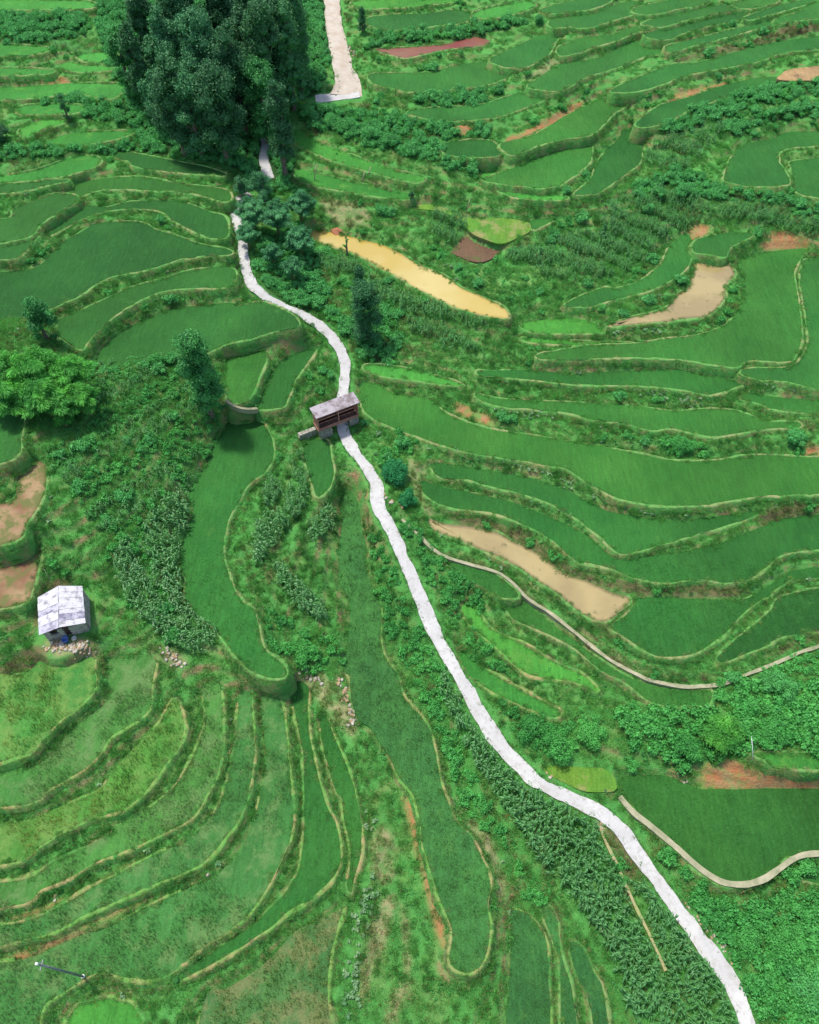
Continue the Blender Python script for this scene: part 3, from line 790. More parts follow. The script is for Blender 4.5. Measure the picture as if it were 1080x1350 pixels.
def bund_mat(name, c1, c2, c3):
    m, nt, b = new_mat(name)
    base = mix(nt, ramp(nt, noise(nt, 1.6, 5, 0.75), [(0.38, 0), (0.62, 1)]), c1, c2)
    base = mix(nt, ramp(nt, noise(nt, 0.16, 4, 0.7), [(0.48, 0), (0.62, 1)]), base, c3)
    nt.links.new(base, b.inputs['Base Color'])
    b.inputs['Roughness'].default_value = 0.95
    b.inputs['Specular IOR Level'].default_value = 0.1
    bump(nt, b, noise(nt, 5, 5, 0.8), 0.8, 0.15)
    return m
BUND = bund_mat('bund', (0.15, 0.29, 0.085), (0.075, 0.26, 0.055), (0.24, 0.27, 0.11))
BUND2 = bund_mat('bund_near', (0.17, 0.30, 0.075), (0.10, 0.30, 0.06), (0.32, 0.27, 0.12))

def outward(P):
    T = np.roll(P, -1, 0) - np.roll(P, 1, 0)
    T /= np.linalg.norm(T, axis=1)[:, None] + 1e-9
    return np.c_[T[:, 1], -T[:, 0]]

bund_pts = []
skirt_pts = []
def ribbon(name, prof_xyz, mat, parent=None):
    """prof_xyz: (n, k, 3) cross sections"""
    n, k, _ = prof_xyz.shape
    V = prof_xyz.reshape(-1, 3)
    I = np.arange(n * k).reshape(n, k)
    F = np.stack([I[:-1, :-1], I[1:, :-1], I[1:, 1:], I[:-1, 1:]], -1).reshape(-1, 4).tolist()
    return V.tolist(), F

names = {'d': 'rice_paddy', 'm': 'rice_paddy', 'q': 'rice_paddy', 'p': 'rice_paddy', 'y': 'rice_paddy', 'g': 'grass_terrace', 'l': 'grass_terrace', 'b': 'stubble_field', 's': 'tilled_field', 'h': 'tilled_field'}
pn = {'Y': 'pond_water', 'T': 'pond_water', 'P': 'dried_pond', 'E': 'muddy_pond'}
for k, q in enumerate(PLOTS):
    P = q['P']; n = len(P); z = q['z']
    O = outward(P)
    s = np.arange(n)
    r = np.random.default_rng(100 + k)
    wob = np.convolve(r.normal(0, 1, n + 8), np.ones(5) / 5, 'same')[4:4 + n]
    if q['kind'] == 'field':
        E = P + O * (0.12 + 0.12 * wob[:, None])
        zt = z if q['st'] not in 'glsh' else z - 0.18
        V = [(x, y, zt) for x, y in E] + [(x, y, z - 0.6) for x, y in E]
        F = [tuple(range(n))] + [(i, i + n, (i + 1) % n + n, (i + 1) % n) for i in range(n)]
        o = obj(names[q['st']], V, F, FM[q['st']])
    else:
        E = P + O * (0.1 + 0.1 * wob[:, None])
        V = [(x, y, z - 0.12) for x, y in E]
        V2 = [(x, y, z - 0.118) for x, y in P - O * (0.45 + 0.35 * np.abs(wob[:, None]))]
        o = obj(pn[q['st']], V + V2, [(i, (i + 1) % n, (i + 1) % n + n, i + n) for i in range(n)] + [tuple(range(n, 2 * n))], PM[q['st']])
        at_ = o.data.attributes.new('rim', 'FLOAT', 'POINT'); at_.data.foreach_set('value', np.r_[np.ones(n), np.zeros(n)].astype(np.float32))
    tag(o, kind='structure')
    q['o'] = o
    # bund along the edges where the ground outside is not higher
    B = P + O * 1.7
    ho = hz(B[:, 0], B[:, 1])
    B2 = P + O * 0.9
    ho = np.minimum(ho, hz(B2[:, 0], B2[:, 1]))
    low = (ho < z + 0.05).astype(float)
    low = np.convolve(np.r_[low[-3:], low, low[:3]], np.ones(7) / 7, 'same')[3:-3]
    inx = (P[:, 0] > GX0) & (P[:, 1] > GY0)
    on = (low > 0.45) & inx
    gapn = np.convolve(r.normal(0, 1, n + 12), np.ones(7) / 7, 'same')[6:6 + n]
    hid = gapn < -0.28
    if q['st'] in 'lsh' : continue
    q['on'] = on
    near = q['c'][1] > 800
    runs, i = [], 0
    if on.all(): runs = [np.r_[np.arange(n), 0]]
    elif on.any():
        st = int(np.argmin(on)); idx = (np.arange(n) + st) % n; cur = []
        for j in idx:
            if on[j]: cur.append(j)
            else:
                if len(cur) > 3: runs.append(np.array(cur))
                cur = []
        if len(cur) > 3: runs.append(np.array(cur))
    V, F, MI = [], [], []
    for rr in runs:
        p = P[rr]; o_ = O[rr]; w1 = wob[rr][:, None]
        m = len(rr)
        taper = np.clip(np.minimum(np.arange(m), np.arange(m)[::-1]) / 3.0, 0.15, 1)
        wid = (0.22 + 0.20 * w1[:, 0]) * (1.0 if near else 1.15) + (0.04 if q['c'][1] > 850 and q['c'][0] < 450 else 0.0)
        nn = np.convolve(r.normal(0, 1, m + 6), np.ones(3) / 3, 'same')[3:3 + m]
        top = z + (0.09 + 0.09 * nn) * taper - 0.07 * hid[rr]
        if q['kind'] == 'pond': top = top - 0.05
        sec = []
        outer = p + o_ * (wid[:, None] + 0.6)
        hout = np.minimum(hz(outer[:, 0], outer[:, 1]), top - 0.25)
        for off, zz in ((-0.12, z - 0.3), (0.02, top - 0.07), (0.12 + 0 * wid, top), (wid, top - 0.01), (wid + 0.15, top - 0.12), (wid + 0.6, hout - 0.2)):
            off = np.broadcast_to(off, (m,))[:, None]
            zz = np.broadcast_to(zz, (m,))
            sec.append(np.c_[p + o_ * off, zz])
        S = np.stack(sec, 1)
        v, f = ribbon('bund', S, None)
        hr = hid[rr]
        MI += [1 if (t % 5) >= 4 or (hr[t // 5] and (t % 5) >= 1) else 0 for t in range(len(f))]
        top = top
        b0 = len(V); V += v; F += [tuple(i + b0 for i in t) for t in f]
        mid = p + o_ * (wid[:, None] * 0.5 + 0.05)
        bund_pts.append(np.c_[mid, top, np.full(m, k)])
        for fr_, so in ((0.25, 0.15), (0.75, 0.55)):
            skirt_pts.append(np.c_[p + o_ * (wid[:, None] + so), top * (1 - fr_) + hout * fr_ - 0.12])
    if V:
        # faces wound so the top looks up
        bo = obj('bund', V, [tuple(t[::-1]) for t in F], None, parent=o, smooth=True, mats=[BUND2 if (near and q['c'][0] < 700) else BUND, GROUND_MAT], mi=MI)
        at_ = bo.data.attributes.new('riser', 'FLOAT', 'POINT'); at_.data.foreach_set('value', np.full(len(V), 0.55, np.float32))

# roads and ledges
def cell0(Ar, X, Y):
    return Ar[np.clip(((Y - GY0) / STEP + 0.5).astype(int), 0, NY - 1), np.clip(((X - GX0) / STEP + 0.5).astype(int), 0, NX - 1)]

def path_mesh(name, Q, w, mat, th=0.16, seed=1, rag=0.17, z=0.08):
    r = np.random.default_rng(seed)
    n = len(Q)
    e1 = np.convolve(r.normal(0, 1, n + 4), np.ones(3) / 3, 'same')[2:-2] * rag
    e2 = np.convolve(r.normal(0, 1, n + 4), np.ones(3) / 3, 'same')[2:-2] * rag
    a, _ = strip_poly(Q, np.asarray(w) + e1); _, b = strip_poly(Q, np.asarray(w) + e2)
    zt = Q[:, 2] + z
    S = np.stack([np.c_[a, zt - th], np.c_[a, zt], np.c_[(a + b) / 2, zt + 0.02], np.c_[b, zt], np.c_[b, zt - th]], 1)
    V, F = ribbon(name, S, None)
    return obj(name, V, [tuple(t) for t in F], mat)

m, nt, b = new_mat('concrete_paving')
base = mix(nt, ramp(nt, noise(nt, 0.25, 4, 0.6), [(0.35, 0), (0.65, 1)]), (0.40, 0.39, 0.38), (0.50, 0.49, 0.475))
base = mix(nt, ramp(nt, noise(nt, 1.4, 6, 0.75), [(0.50, 0), (0.68, 1)]), base, (0.34, 0.32, 0.29))
vor = nt.nodes.new('ShaderNodeTexVoronoi'); vor.feature = 'DISTANCE_TO_EDGE'; vor.inputs['Scale'].default_value = 0.9
gp = nt.nodes.new('ShaderNodeNewGeometry'); nt.links.new(gp.outputs['Position'], vor.inputs['Vector'])
base = mix(nt, ramp(nt, vor.outputs['Distance'], [(0.0, 0.45), (0.03, 0.0)]), base, (0.36, 0.34, 0.33))
nt.links.new(base, b.inputs['Base Color']); b.inputs['Roughness'].default_value = 0.9
b.inputs['Specular IOR Level'].default_value = 0.2
bump(nt, b, noise(nt, 3, 6), 0.3, 0.05)
CONC = m
TANROAD = plain_mat('tan_paving', (0.38, 0.31, 0.24), (0.48, 0.43, 0.37), 0.5, 0.9)  # two tan tones mixed by noise along the whole upper road
LEDGE = plain_mat('weathered_ledge', (0.20, 0.21, 0.12), (0.36, 0.33, 0.22), 0.8, 0.9)
LEDGE2 = plain_mat('tan_ledge', (0.33, 0.28, 0.15), (0.26, 0.28, 0.11), 0.8, 0.9)
tag(path_mesh('road', road_main, 0.88 + 0.10 * np.sin(np.arange(len(road_main)) * 0.21), CONC, seed=3), kind='structure')
wtop = np.interp(np.arange(len(road_top)), [0, len(road_top) * 0.5, len(road_top) * 0.85, len(road_top) - 1], [1.6, 1.8, 2.1, 3.4])
tag(path_mesh('road', road_top, wtop, TANROAD, seed=4), kind='structure')
q0 = road_jn
tag(path_mesh('road', q0, 1.7, CONC, seed=5, z=0.12), kind='structure')
tag(path_mesh('path', road_up, 0.95, CONC, seed=6), kind='structure')
for (w, Q), mt in zip(ledge_lines, (LEDGE, LEDGE, LEDGE, LEDGE2)):
    Q = Q.copy()
    hh = hz(Q[:, 0], Q[:, 1])
    for ox, oy in ((0.9, 0), (-0.9, 0), (0, 0.9), (0, -0.9), (.6, .6), (-.6, -.6), (.6, -.6), (-.6, .6)):
        c1_ = cell0(code, Q[:, 0] + ox, Q[:, 1] + oy) == 1
        hh = np.maximum(hh, hz(Q[:, 0] + ox * .5, Q[:, 1] + oy * .5)); hh = np.maximum(hh, np.where(c1_, hz(Q[:, 0] + ox, Q[:, 1] + oy) + 0.42, -99))
    Q[:, 2] = hh
    zz = Q[:, 2].copy()
    for _ in range(10): zz[1:-1] = (zz[:-2] + zz[2:] + 2 * zz[1:-1]) / 4
    Q[:, 2] = zz + 0.16
    tag(path_mesh('path', Q, w, mt, th=0.9, seed=8, rag=0.05), kind='structure')
# ------------------------------------------------------------------ plant meshes
GREEN = leaf_mat('grass_blades', (0.102, 0.374, 0.102), (0.131, 0.430, 0.122), (0.075, 0.299, 0.084), 0.35, 0.10, dryc=(0.22, 0.27, 0.09), dryamt=0.02)
DRYG = leaf_mat('dry_blades', (0.34, 0.27, 0.14), (0.26, 0.24, 0.10), (0.16, 0.18, 0.07), 0.2)
WEED = leaf_mat('weed_leaves', (0.097, 0.407, 0.125), (0.135, 0.464, 0.155), (0.073, 0.319, 0.101), 0.35, 0.12)
RICE = leaf_mat('rice_blades', (0.055, 0.24, 0.075), (0.065, 0.265, 0.08), (0.048, 0.20, 0.065), 0.35, 0.15)
RICEP = leaf_mat('pale_rice_blades', (0.26, 0.42, 0.22), (0.32, 0.46, 0.27), (0.14, 0.34, 0.13), 0.3, 0.12)
RICEY = leaf_mat('yellow_rice_blades', (0.42, 0.44, 0.17), (0.30, 0.42, 0.14), (0.14, 0.36, 0.11), 0.3, 0.12)
RICEQ = leaf_mat('grey_rice_blades', (0.17, 0.32, 0.17), (0.13, 0.27, 0.13), (0.09, 0.23, 0.10), 0.3, 0.12)
BUNDG = leaf_mat('pale_bank_grass', (0.28, 0.40, 0.13), (0.20, 0.38, 0.11), (0.36, 0.36, 0.18), 0.3, 0.3)
MAIZE = leaf_mat('maize_leaves', (0.072, 0.230, 0.102), (0.102, 0.289, 0.128), (0.085, 0.264, 0.102), 0.3, 0.2, 0.4, (0.30, 0.33, 0.12), 0.0)
SHRUB = leaf_mat('shrub_leaves', (0.070, 0.310, 0.110), (0.110, 0.420, 0.150), (0.090, 0.380, 0.140), 0.25, 0.15)
BUSH = leaf_mat('bush_leaves', (0.083, 0.379, 0.117), (0.117, 0.457, 0.136), (0.064, 0.311, 0.093), 0.35, 0.1)
SILVER = leaf_mat('silvery_leaves', (0.20, 0.38, 0.24), (0.10, 0.28, 0.14), (0.26, 0.42, 0.30), 0.3, 0.3)
BROWNL = leaf_mat('withered_leaves', (0.20, 0.13, 0.09), (0.14, 0.11, 0.06), (0.09, 0.12, 0.045), 0.15, 0.3)
DARKT = leaf_mat('dark_tree_leaves', (0.035, 0.136, 0.066), (0.061, 0.204, 0.094), (0.050, 0.165, 0.089), 0.2, 0.12)
BLUET = leaf_mat('bluish_tree_leaves', (0.075, 0.263, 0.144), (0.101, 0.312, 0.169), (0.060, 0.212, 0.114), 0.25, 0.2)
VINE = leaf_mat('vine_leaves', (0.065, 0.290, 0.110), (0.090, 0.360, 0.120), (0.045, 0.210, 0.080), 0.25, 0.5)
BAMB = leaf_mat('bamboo_leaves', (0.132, 0.508, 0.110), (0.144, 0.475, 0.110), (0.066, 0.298, 0.077), 0.4, 0.3)
BAMD = leaf_mat('dark_bamboo_leaves', (0.090, 0.330, 0.180), (0.128, 0.405, 0.210), (0.068, 0.255, 0.135), 0.3, 0.3)
CONIF = leaf_mat('conifer_needles', (0.039, 0.158, 0.078), (0.057, 0.211, 0.097), None, 0.15)
TEAL = leaf_mat('teal_bush_leaves', (0.035, 0.26, 0.12), (0.045, 0.31, 0.13), None, 0.3)
BARK = plain_mat('bark', (0.10, 0.075, 0.055), (0.22, 0.18, 0.14), 3.0)

def tri_mesh(name, V, F, mats, mi=None, smooth=False):
    V = np.asarray(V, np.float32); F = np.asarray(F, np.int32)
    me = bpy.data.meshes.new(name)
    k = F.shape[1]
    me.vertices.add(len(V)); me.vertices.foreach_set('co', V.ravel())
    me.loops.add(F.size); me.loops.foreach_set('vertex_index', F.ravel())
    me.polygons.add(len(F)); me.polygons.foreach_set('loop_start', np.arange(0, F.size, k, dtype=np.int32))
    for m in mats: me.materials.append(m)
    if mi is not None: me.polygons.foreach_set('material_index', np.asarray(mi, np.int32))
    me.update(calc_edges=True)
    if smooth: me.polygons.foreach_set('use_smooth', np.ones(len(F), bool))
    me.validate()
    return me

def blades(r, n, size, h, w, lean=0.25, clump=1, clr=0.08):
    """grass: thin upright triangles over a size x size patch"""
    m = n // clump
    c = r.uniform(-size / 2, size / 2, (m, 2))
    c = np.repeat(c, clump, 0) + r.normal(0, clr, (m * clump, 2))
    n = len(c)
    a = r.uniform(0, 2 * math.pi, n)
    hh = h * r.uniform(0.6, 1.25, n); ww = w * r.uniform(0.7, 1.3, n)
    d = r.normal(0, lean, (n, 2)) * hh[:, None]
    b1 = np.c_[c[:, 0] - np.cos(a) * ww / 2, c[:, 1] - np.sin(a) * ww / 2, np.full(n, -0.05)]
    b2 = np.c_[c[:, 0] + np.cos(a) * ww / 2, c[:, 1] + np.sin(a) * ww / 2, np.full(n, -0.05)]
    t = np.c_[c + d, hh]
    V = np.stack([b1, b2, t], 1).reshape(-1, 3)
    return V, np.arange(len(V)).reshape(-1, 3)

def leaves(r, C, Nrm, L, Wd, jit=0.7):
    """quads (leaf diamonds) at C facing roughly Nrm"""
    n = len(C)
    Nn = Nrm + r.normal(0, jit, (n, 3)); Nn /= np.linalg.norm(Nn, axis=1)[:, None] + 1e-9
    T = np.cross(Nn, r.normal(0, 1, (n, 3))); T /= np.linalg.norm(T, axis=1)[:, None] + 1e-9
    B = np.cross(Nn, T)
    l = (L * r.uniform(0.6, 1.3, n))[:, None]; w = (Wd * r.uniform(0.6, 1.3, n))[:, None]
    V = np.stack([C - T * l / 2, C - B * w / 2 + Nn * w * 0.1, C + T * l / 2, C + B * w / 2 + Nn * w * 0.1], 1).reshape(-1, 3)
    return V, np.arange(len(V)).reshape(-1, 4)

def blob_leaves(r, blobs, n, L, Wd, jit=0.7, flat=1.0, inner=0.25):
    """leaves over a set of lumps (x,y,z,radius)"""
    Bv = np.array(blobs, float)
    wgt = Bv[:, 3] ** 2; wgt /= wgt.sum()
    k = r.choice(len(Bv), n, p=wgt)
    d = r.normal(0, 1, (n, 3)); d /= np.linalg.norm(d, axis=1)[:, None]
    d[:, 2] = np.where(d[:, 2] < -0.35, -d[:, 2], d[:, 2])
    rr = Bv[k, 3] * (1 - inner * r.random(n) ** 1.5) * r.uniform(0.85, 1.12, n)
    C = Bv[k, :3] + d * rr[:, None] * np.array([1, 1, flat])
    return leaves(r, C, d, L, Wd, jit)

def lumps(r, n, rx, ry, z0, z1, r0, r1, prof=None):
    out = []
    for i in range(n):
        t = r.random() ** 0.8
        z = z0 + (z1 - z0) * t
        w = prof(t) if prof else math.sqrt(max(0.05, 1 - (2 * t - 0.8) ** 2 / 1.6))
        a = r.uniform(0, 2 * math.pi); q = math.sqrt(r.random()) * w
        out.append((math.cos(a) * q * rx, math.sin(a) * q * ry, z, r.uniform(r0, r1)))
    return out

def core(bl, k=0.78):
    """a rough dark inner mass so that dense bushes are not see-through"""
    V, F = [], []
    phi = [(0, 0, 1), (0, 0, -1), (1, 0, 0), (-1, 0, 0), (0, 1, 0), (0, -1, 0)]
    tri = [(0, 2, 4), (0, 4, 3), (0, 3, 5), (0, 5, 2), (1, 4, 2), (1, 3, 4), (1, 5, 3), (1, 2, 5)]
    for x, y, z, q in bl:
        n = len(V)
        V += [(x + a * q * k, y + b * q * k, z + c * q * k) for a, b, c in phi]
        F += [tuple(i + n for i in t) for t in tri]
    return np.array(V, float), F

def merge(parts):
    V, F, n = [], [], 0
    for v, f in parts:
        V.append(np.asarray(v)); F += [tuple(int(i) + n for i in t) for t in f]; n += len(v)
    return np.concatenate(V), F

def poly_mesh(name, V, F, mats, mi=None):
    me = bpy.data.meshes.new(name)
    me.from_pydata(np.asarray(V).tolist(), [], F)
    for m in mats: me.materials.append(m)
    if mi is not None: me.polygons.foreach_set('material_index', mi)
    me.update()
    return me

A = {}      # asset name -> list of meshes
rg = np.random.default_rng(5)
def grass_asset(key, mat, k, n, size, h, w, lean, clump=3, clr=0.07, mat2=None, share=0.12):
    out = []
    for i in range(k):
        V, F = blades(rg, n, size, h, w, lean, clump, clr)
        mi = (rg.random(len(F)) < share).astype(int) if mat2 else None
        out.append(tri_mesh(key, V, F, [mat] + ([mat2] if mat2 else []), mi))
    A[key] = out
grass_asset('rice_patch', RICE, 4, 110, 1.5, 0.30, 0.045, 0.25, 3, 0.04)
grass_asset('pale_rice_patch', RICEP, 4, 80, 1.5, 0.80, 0.06, 0.13, 2, 0.05)
grass_asset('yellow_rice_patch', RICEY, 4, 80, 1.5, 0.80, 0.065, 0.13, 2, 0.05)
grass_asset('bund_grass', BUNDG, 4, 110, 0.9, 0.26, 0.05, 0.6, 4, 0.08, GREEN, 0.35)
grass_asset('grey_rice_patch', RICEQ, 4, 110, 1.5, 0.50, 0.05, 0.16, 2, 0.04)
grass_asset('grass_patch', GREEN, 4, 240, 1.3, 0.22, 0.055, 0.6, 4, 0.10, DRYG, 0.10)
grass_asset('tall_grass', GREEN, 3, 150, 0.8, 0.65, 0.06, 0.55, 10, 0.10, DRYG, 0.08)
grass_asset('dry_grass', DRYG, 3, 170, 1.0, 0.32, 0.05, 0.7, 4, 0.10, GREEN, 0.4)

def mound(key, mat, k, nb, rx, h, q0, q1, n, L, Wd, jit=0.7, corem=True, inner=0.25):
    out = []
    for i in range(k):
        bl = lumps(rg, nb, rx, rx, q0 * 0.3, max(0.02, h - q1), q0, q1)
        V, F = blob_leaves(rg, bl, n, L, Wd, jit, inner=inner)
        if corem:
            cv, cf = core(bl, 0.7)
            V, F = merge([(V, F), (cv, cf)])
        out.append(poly_mesh(key, V, [tuple(map(int, f)) for f in F], [mat]))
    A[key] = out
mound('weed_clump', WEED, 4, 6, 0.5, 0.30, 0.16, 0.3, 110, 0.17, 0.10, 0.7, False, 0.8)
mound('leafy_mound', BUSH, 4, 9, 0.75, 0.9, 0.3, 0.5, 260, 0.22, 0.13, 0.7)
mound('shrub_mass', SHRUB, 5, 12, 0.95, 1.45, 0.35, 0.65, 460, 0.24, 0.13, 0.8)
mound('silver_plant', SILVER, 3, 4, 0.3, 0.45, 0.18, 0.3, 50, 0.26, 0.20, 0.5, False, 0.6)
mound('withered_shrub', BROWNL, 3, 7, 0.5, 0.7, 0.2, 0.35, 170, 0.16, 0.06, 1.0, False, 0.8)
mound('vegetable_plant', WEED, 3, 4, 0.28, 0.55, 0.18, 0.28, 60, 0.24, 0.14, 0.6, False, 0.8)

def maize_mesh(r, h=1.7):
    V, F = [], []
    def add(p, f):
        n = len(V); V.extend(p); F.extend([tuple(i + n for i in t) for t in f])
    # stalk
    q = 0.03
    add([(q, 0, 0), (-q / 2, q, 0), (-q / 2, -q, 0), (0, 0, h)], [(0, 1, 3), (1, 2, 3), (2, 0, 3)])
    nl = 9
    a = r.uniform(0, 6.28)
    for i in range(nl):
        t = i / (nl - 1)
        z = h * (0.25 + 0.68 * t)
        L = 0.78 * (1 - 0.45 * abs(t - 0.4)) * r.uniform(0.85, 1.15)
        a += math.pi + r.uniform(-0.7, 0.7)
        dx, dy = math.cos(a), math.sin(a)
        w = 0.055
        up = 0.28 + 0.35 * t
        prof = [(0, 0, 0.6), (0.30, up * 0.9, 1.0), (0.65, up * 0.85, 0.9), (0.9, up * 0.35, 0.6), (1.0, up * 0.05 - 0.1, 0.08)]
        P = []
        for s_, zz, ww in prof:
            x, y = dx * s_ * L, dy * s_ * L
            P += [(x - dy * w * ww, y + dx * w * ww, z + zz * L + 0.02), (x + dy * w * ww, y - dx * w * ww, z + zz * L + 0.02)]
        add(P, [(2 * k, 2 * k + 1, 2 * k + 3, 2 * k + 2) for k in range(4)])
    # tassel
    for k in range(3):
        b = r.uniform(0, 6.28)
        add([(0.012, 0, h), (-0.012, 0, h), (math.cos(b) * 0.09, math.sin(b) * 0.09, h + 0.28)], [(0, 1, 2)])
    return V, F
A['maize_plant'] = []
for i in range(5):
    v, f = maize_mesh(rg, rg.uniform(1.5, 1.9))
    A['maize_plant'].append(poly_mesh('maize_plant', v, f, [MAIZE]))

# ------------------------------------------------------------------ tools that spread plants
asset_col = {}
def collection_of(keys, nm):
    c = bpy.data.collections.new(nm)
    n = 0
    for k in keys:
        for me in A[k]:
            o = bpy.data.objects.new('plant_%03d' % n, me)
            c.objects.link(o); n += 1
    return c

def scatter(name, keys, P, keyidx, scl, label=None, tilt=0.12):
    """one stuff object that instances plants on points"""
    if len(P) == 0: return
    cnts = [len(A[k]) for k in keys]
    starts = np.cumsum([0] + cnts)
    keyidx = np.asarray(keyidx, int)
    idx = starts[keyidx] + (rng.random(len(P)) * np.array(cnts)[keyidx]).astype(int)
    me = bpy.data.meshes.new(name)
    me.vertices.add(len(P)); me.vertices.foreach_set('co', np.asarray(P, np.float32).ravel())
    a = me.attributes.new('idx', 'INT', 'POINT'); a.data.foreach_set('value', idx.astype(np.int32))
    a = me.attributes.new('scl', 'FLOAT', 'POINT'); a.data.foreach_set('value', np.asarray(scl, np.float32))
    rot = np.c_[rng.normal(0, tilt, (len(P), 2)), rng.uniform(0, 6.283, len(P))].astype(np.float32)
    a = me.attributes.new('rot', 'FLOAT_VECTOR', 'POINT'); a.data.foreach_set('vector', rot.ravel())
    o = bpy.data.objects.new(name, me)
    COL.objects.link(o)
    g = bpy.data.node_groups.new(name, 'GeometryNodeTree')
    g.interface.new_socket('Geometry', in_out='INPUT', socket_type='NodeSocketGeometry')
    g.interface.new_socket('Geometry', in_out='OUTPUT', socket_type='NodeSocketGeometry')
    gi = g.nodes.new('NodeGroupInput'); go = g.nodes.new('NodeGroupOutput')
    ci = g.nodes.new('GeometryNodeCollectionInfo')
    ci.inputs['Collection'].default_value = collection_of(keys, name + '_kinds')
    ci.inputs['Separate Children'].default_value = True
    ci.inputs['Reset Children'].default_value = True
    iop = g.nodes.new('GeometryNodeInstanceOnPoints')
    iop.inputs['Pick Instance'].default_value = True
    def na(n_, t_):
        x = g.nodes.new('GeometryNodeInputNamedAttribute'); x.data_type = t_; x.inputs['Name'].default_value = n_
        return x.outputs['Attribute']
    g.links.new(gi.outputs[0], iop.inputs['Points'])
    g.links.new(ci.outputs[0], iop.inputs['Instance'])
    g.links.new(na('idx', 'INT'), iop.inputs['Instance Index'])
    e2r = g.nodes.new('FunctionNodeEulerToRotation')
    g.links.new(na('rot', 'FLOAT_VECTOR'), e2r.inputs[0])
    g.links.new(e2r.outputs[0], iop.inputs['Rotation'])
    g.links.new(na('scl', 'FLOAT'), iop.inputs['Scale'])
    g.links.new(iop.outputs[0], go.inputs[0])
    md = o.modifiers.new('spread', 'NODES'); md.node_group = g
    tag(o, label, kind='stuff')
    return o

def jitter_grid(step, seed=0, y1=GY1, y0=GY0):
    r = np.random.default_rng(seed)
    xs = np.arange(GX0 + 1, GX1 - 1, step); ys = np.arange(y0 + 1, y1 - 1, step)
    X, Y = np.meshgrid(xs, ys)
    X = X.ravel() + r.uniform(-0.5, 0.5, X.size) * step
    Y = Y.ravel() + r.uniform(-0.5, 0.5, Y.size) * step
    Z = hz(X, Y)
    px, py = project(X, Y, Z)
    v = (px > -120) & (px < 1200) & (py > -80) & (py < 1430)
    return X[v], Y[v], Z[v]

KEEP = [(*drop(a, b, hz)[:2], r_) for a, b, r_ in ((84, 812, 4.6), (92, 850, 2.6), (438, 556, 3.6), (421, 566, 2.4), (458, 566, 2.4))]
def clear_of(X, Y, pad=0.0):
    k = np.ones(len(X), bool)
    for a, b, r_ in KEEP: k &= (X - a) ** 2 + (Y - b) ** 2 > (r_ + pad) ** 2
    return k

def cell(Ar, X, Y):
    return Ar[np.clip(((Y - GY0) / STEP + 0.5).astype(int), 0, NY - 1), np.clip(((X - GX0) / STEP + 0.5).astype(int), 0, NX - 1)]

def lowf(X, Y, cellm, seed):
    G = np.random.default_rng(seed).uniform(0, 1, (int(240 / cellm) + 3, int(240 / cellm) + 3))
    return bil(G, X, Y, GX0, GY0, cellm)
# ------------------------------------------------------------------ crops and wild growth
plot_z = np.array([q['z'] for q in PLOTS])
plot_st = np.array([ord(q['st']) for q in PLOTS])

# rice standing in the paddies
X, Y, Z = jitter_grid(1.2, 21, 130)
o_ = cell(own, X, Y); cd = cell(code, X, Y)
k = (cd == 1) & ~np.isin(np.where(o_ >= 0, plot_st[o_], 0), [ord(c) for c in 'glsh'])
X, Y, o_ = X[k], Y[k], o_[k]
st = plot_st[o_]
far = Y
keep = (far < 62) | (rng.random(len(X)) < np.clip(1.6 - far / 100, 0.15, 1))
keep &= np.isin(st, [ord(c) for c in 'pyqb']) | (far < 58)
X, Y, o_, st = X[keep], Y[keep], o_[keep], st[keep]
ki = np.select([st == ord('p'), np.isin(st, [ord('y'), ord('b')]), st == ord('q')], [1, 2, 3], 0)
lf = lowf(X, Y, 5.0, 4) * 0.6 + lowf(X, Y, 2.0, 5) * 0.4
swap = (ki > 0) & (ki < 3) & (lf < 0.47)
X, Y, o_, ki = X[~swap], Y[~swap], o_[~swap], ki[~swap]
scatter('rice_plants', ['rice_patch', 'pale_rice_patch', 'yellow_rice_patch', 'grey_rice_patch'], np.c_[X, Y, plot_z[o_] - 0.12], ki, rng.uniform(0.8, 1.15, len(X)), 'rice seedlings standing in the flooded paddies', tilt=0.03)

ffree = blur((code == 0).astype(float), 2)
near_road = blur((code == 3).astype(float), 3)
zo = lambda X, Y: cell(zone, X, Y)
LET = {c: i + 1 for i, c in enumerate(ZL)}

# grass on the banks
X, Y, Z = jitter_grid(0.95, 31, 205)
f = cell(ffree, X, Y); zz = zo(X, Y)
k = (f > 0.6) & ~np.isin(zz, [LET['O'], LET['U']])
k &= (Y < 100) | (rng.random(len(X)) < np.clip(2.0 - Y / 100, 0.35, 1))
k &= ~((zz == LET['K']) & (rng.random(len(X)) < 0.35))
sl = cell(slope, X, Y)
barem = lowf(X, Y, 2.2, 77) * 0.6 + lowf(X, Y, 5, 78) * 0.4
k &= ~((sl > 0.6) & (barem > 0.60))
X, Y, Z, zz, sl = X[k], Y[k], Z[k], zz[k], sl[k]
ki = np.zeros(len(X), int)
rr = rng.random(len(X)); lf = lowf(X, Y, 6, 9)
ki = np.where(rr < np.where(Y < 80, 0.22, 0.08) * (lf > 0.5), 1, ki)
ki = np.where((rr > 0.80) & (lowf(X, Y, 9, 10) > 0.55), 2, ki)
ki = np.where((zz == LET['D']) & (rr < 0.6), 2, ki)
ki = np.where((zz == LET['K']) & (rr < 0.8), 2, ki)
scatter('grass', ['grass_patch', 'tall_grass', 'dry_grass'], np.c_[X, Y, Z], ki, rng.uniform(0.7, 1.25, len(X)) * np.where(Y > 80, 1.2, 1.0), 'green grass covering the banks between the paddies')

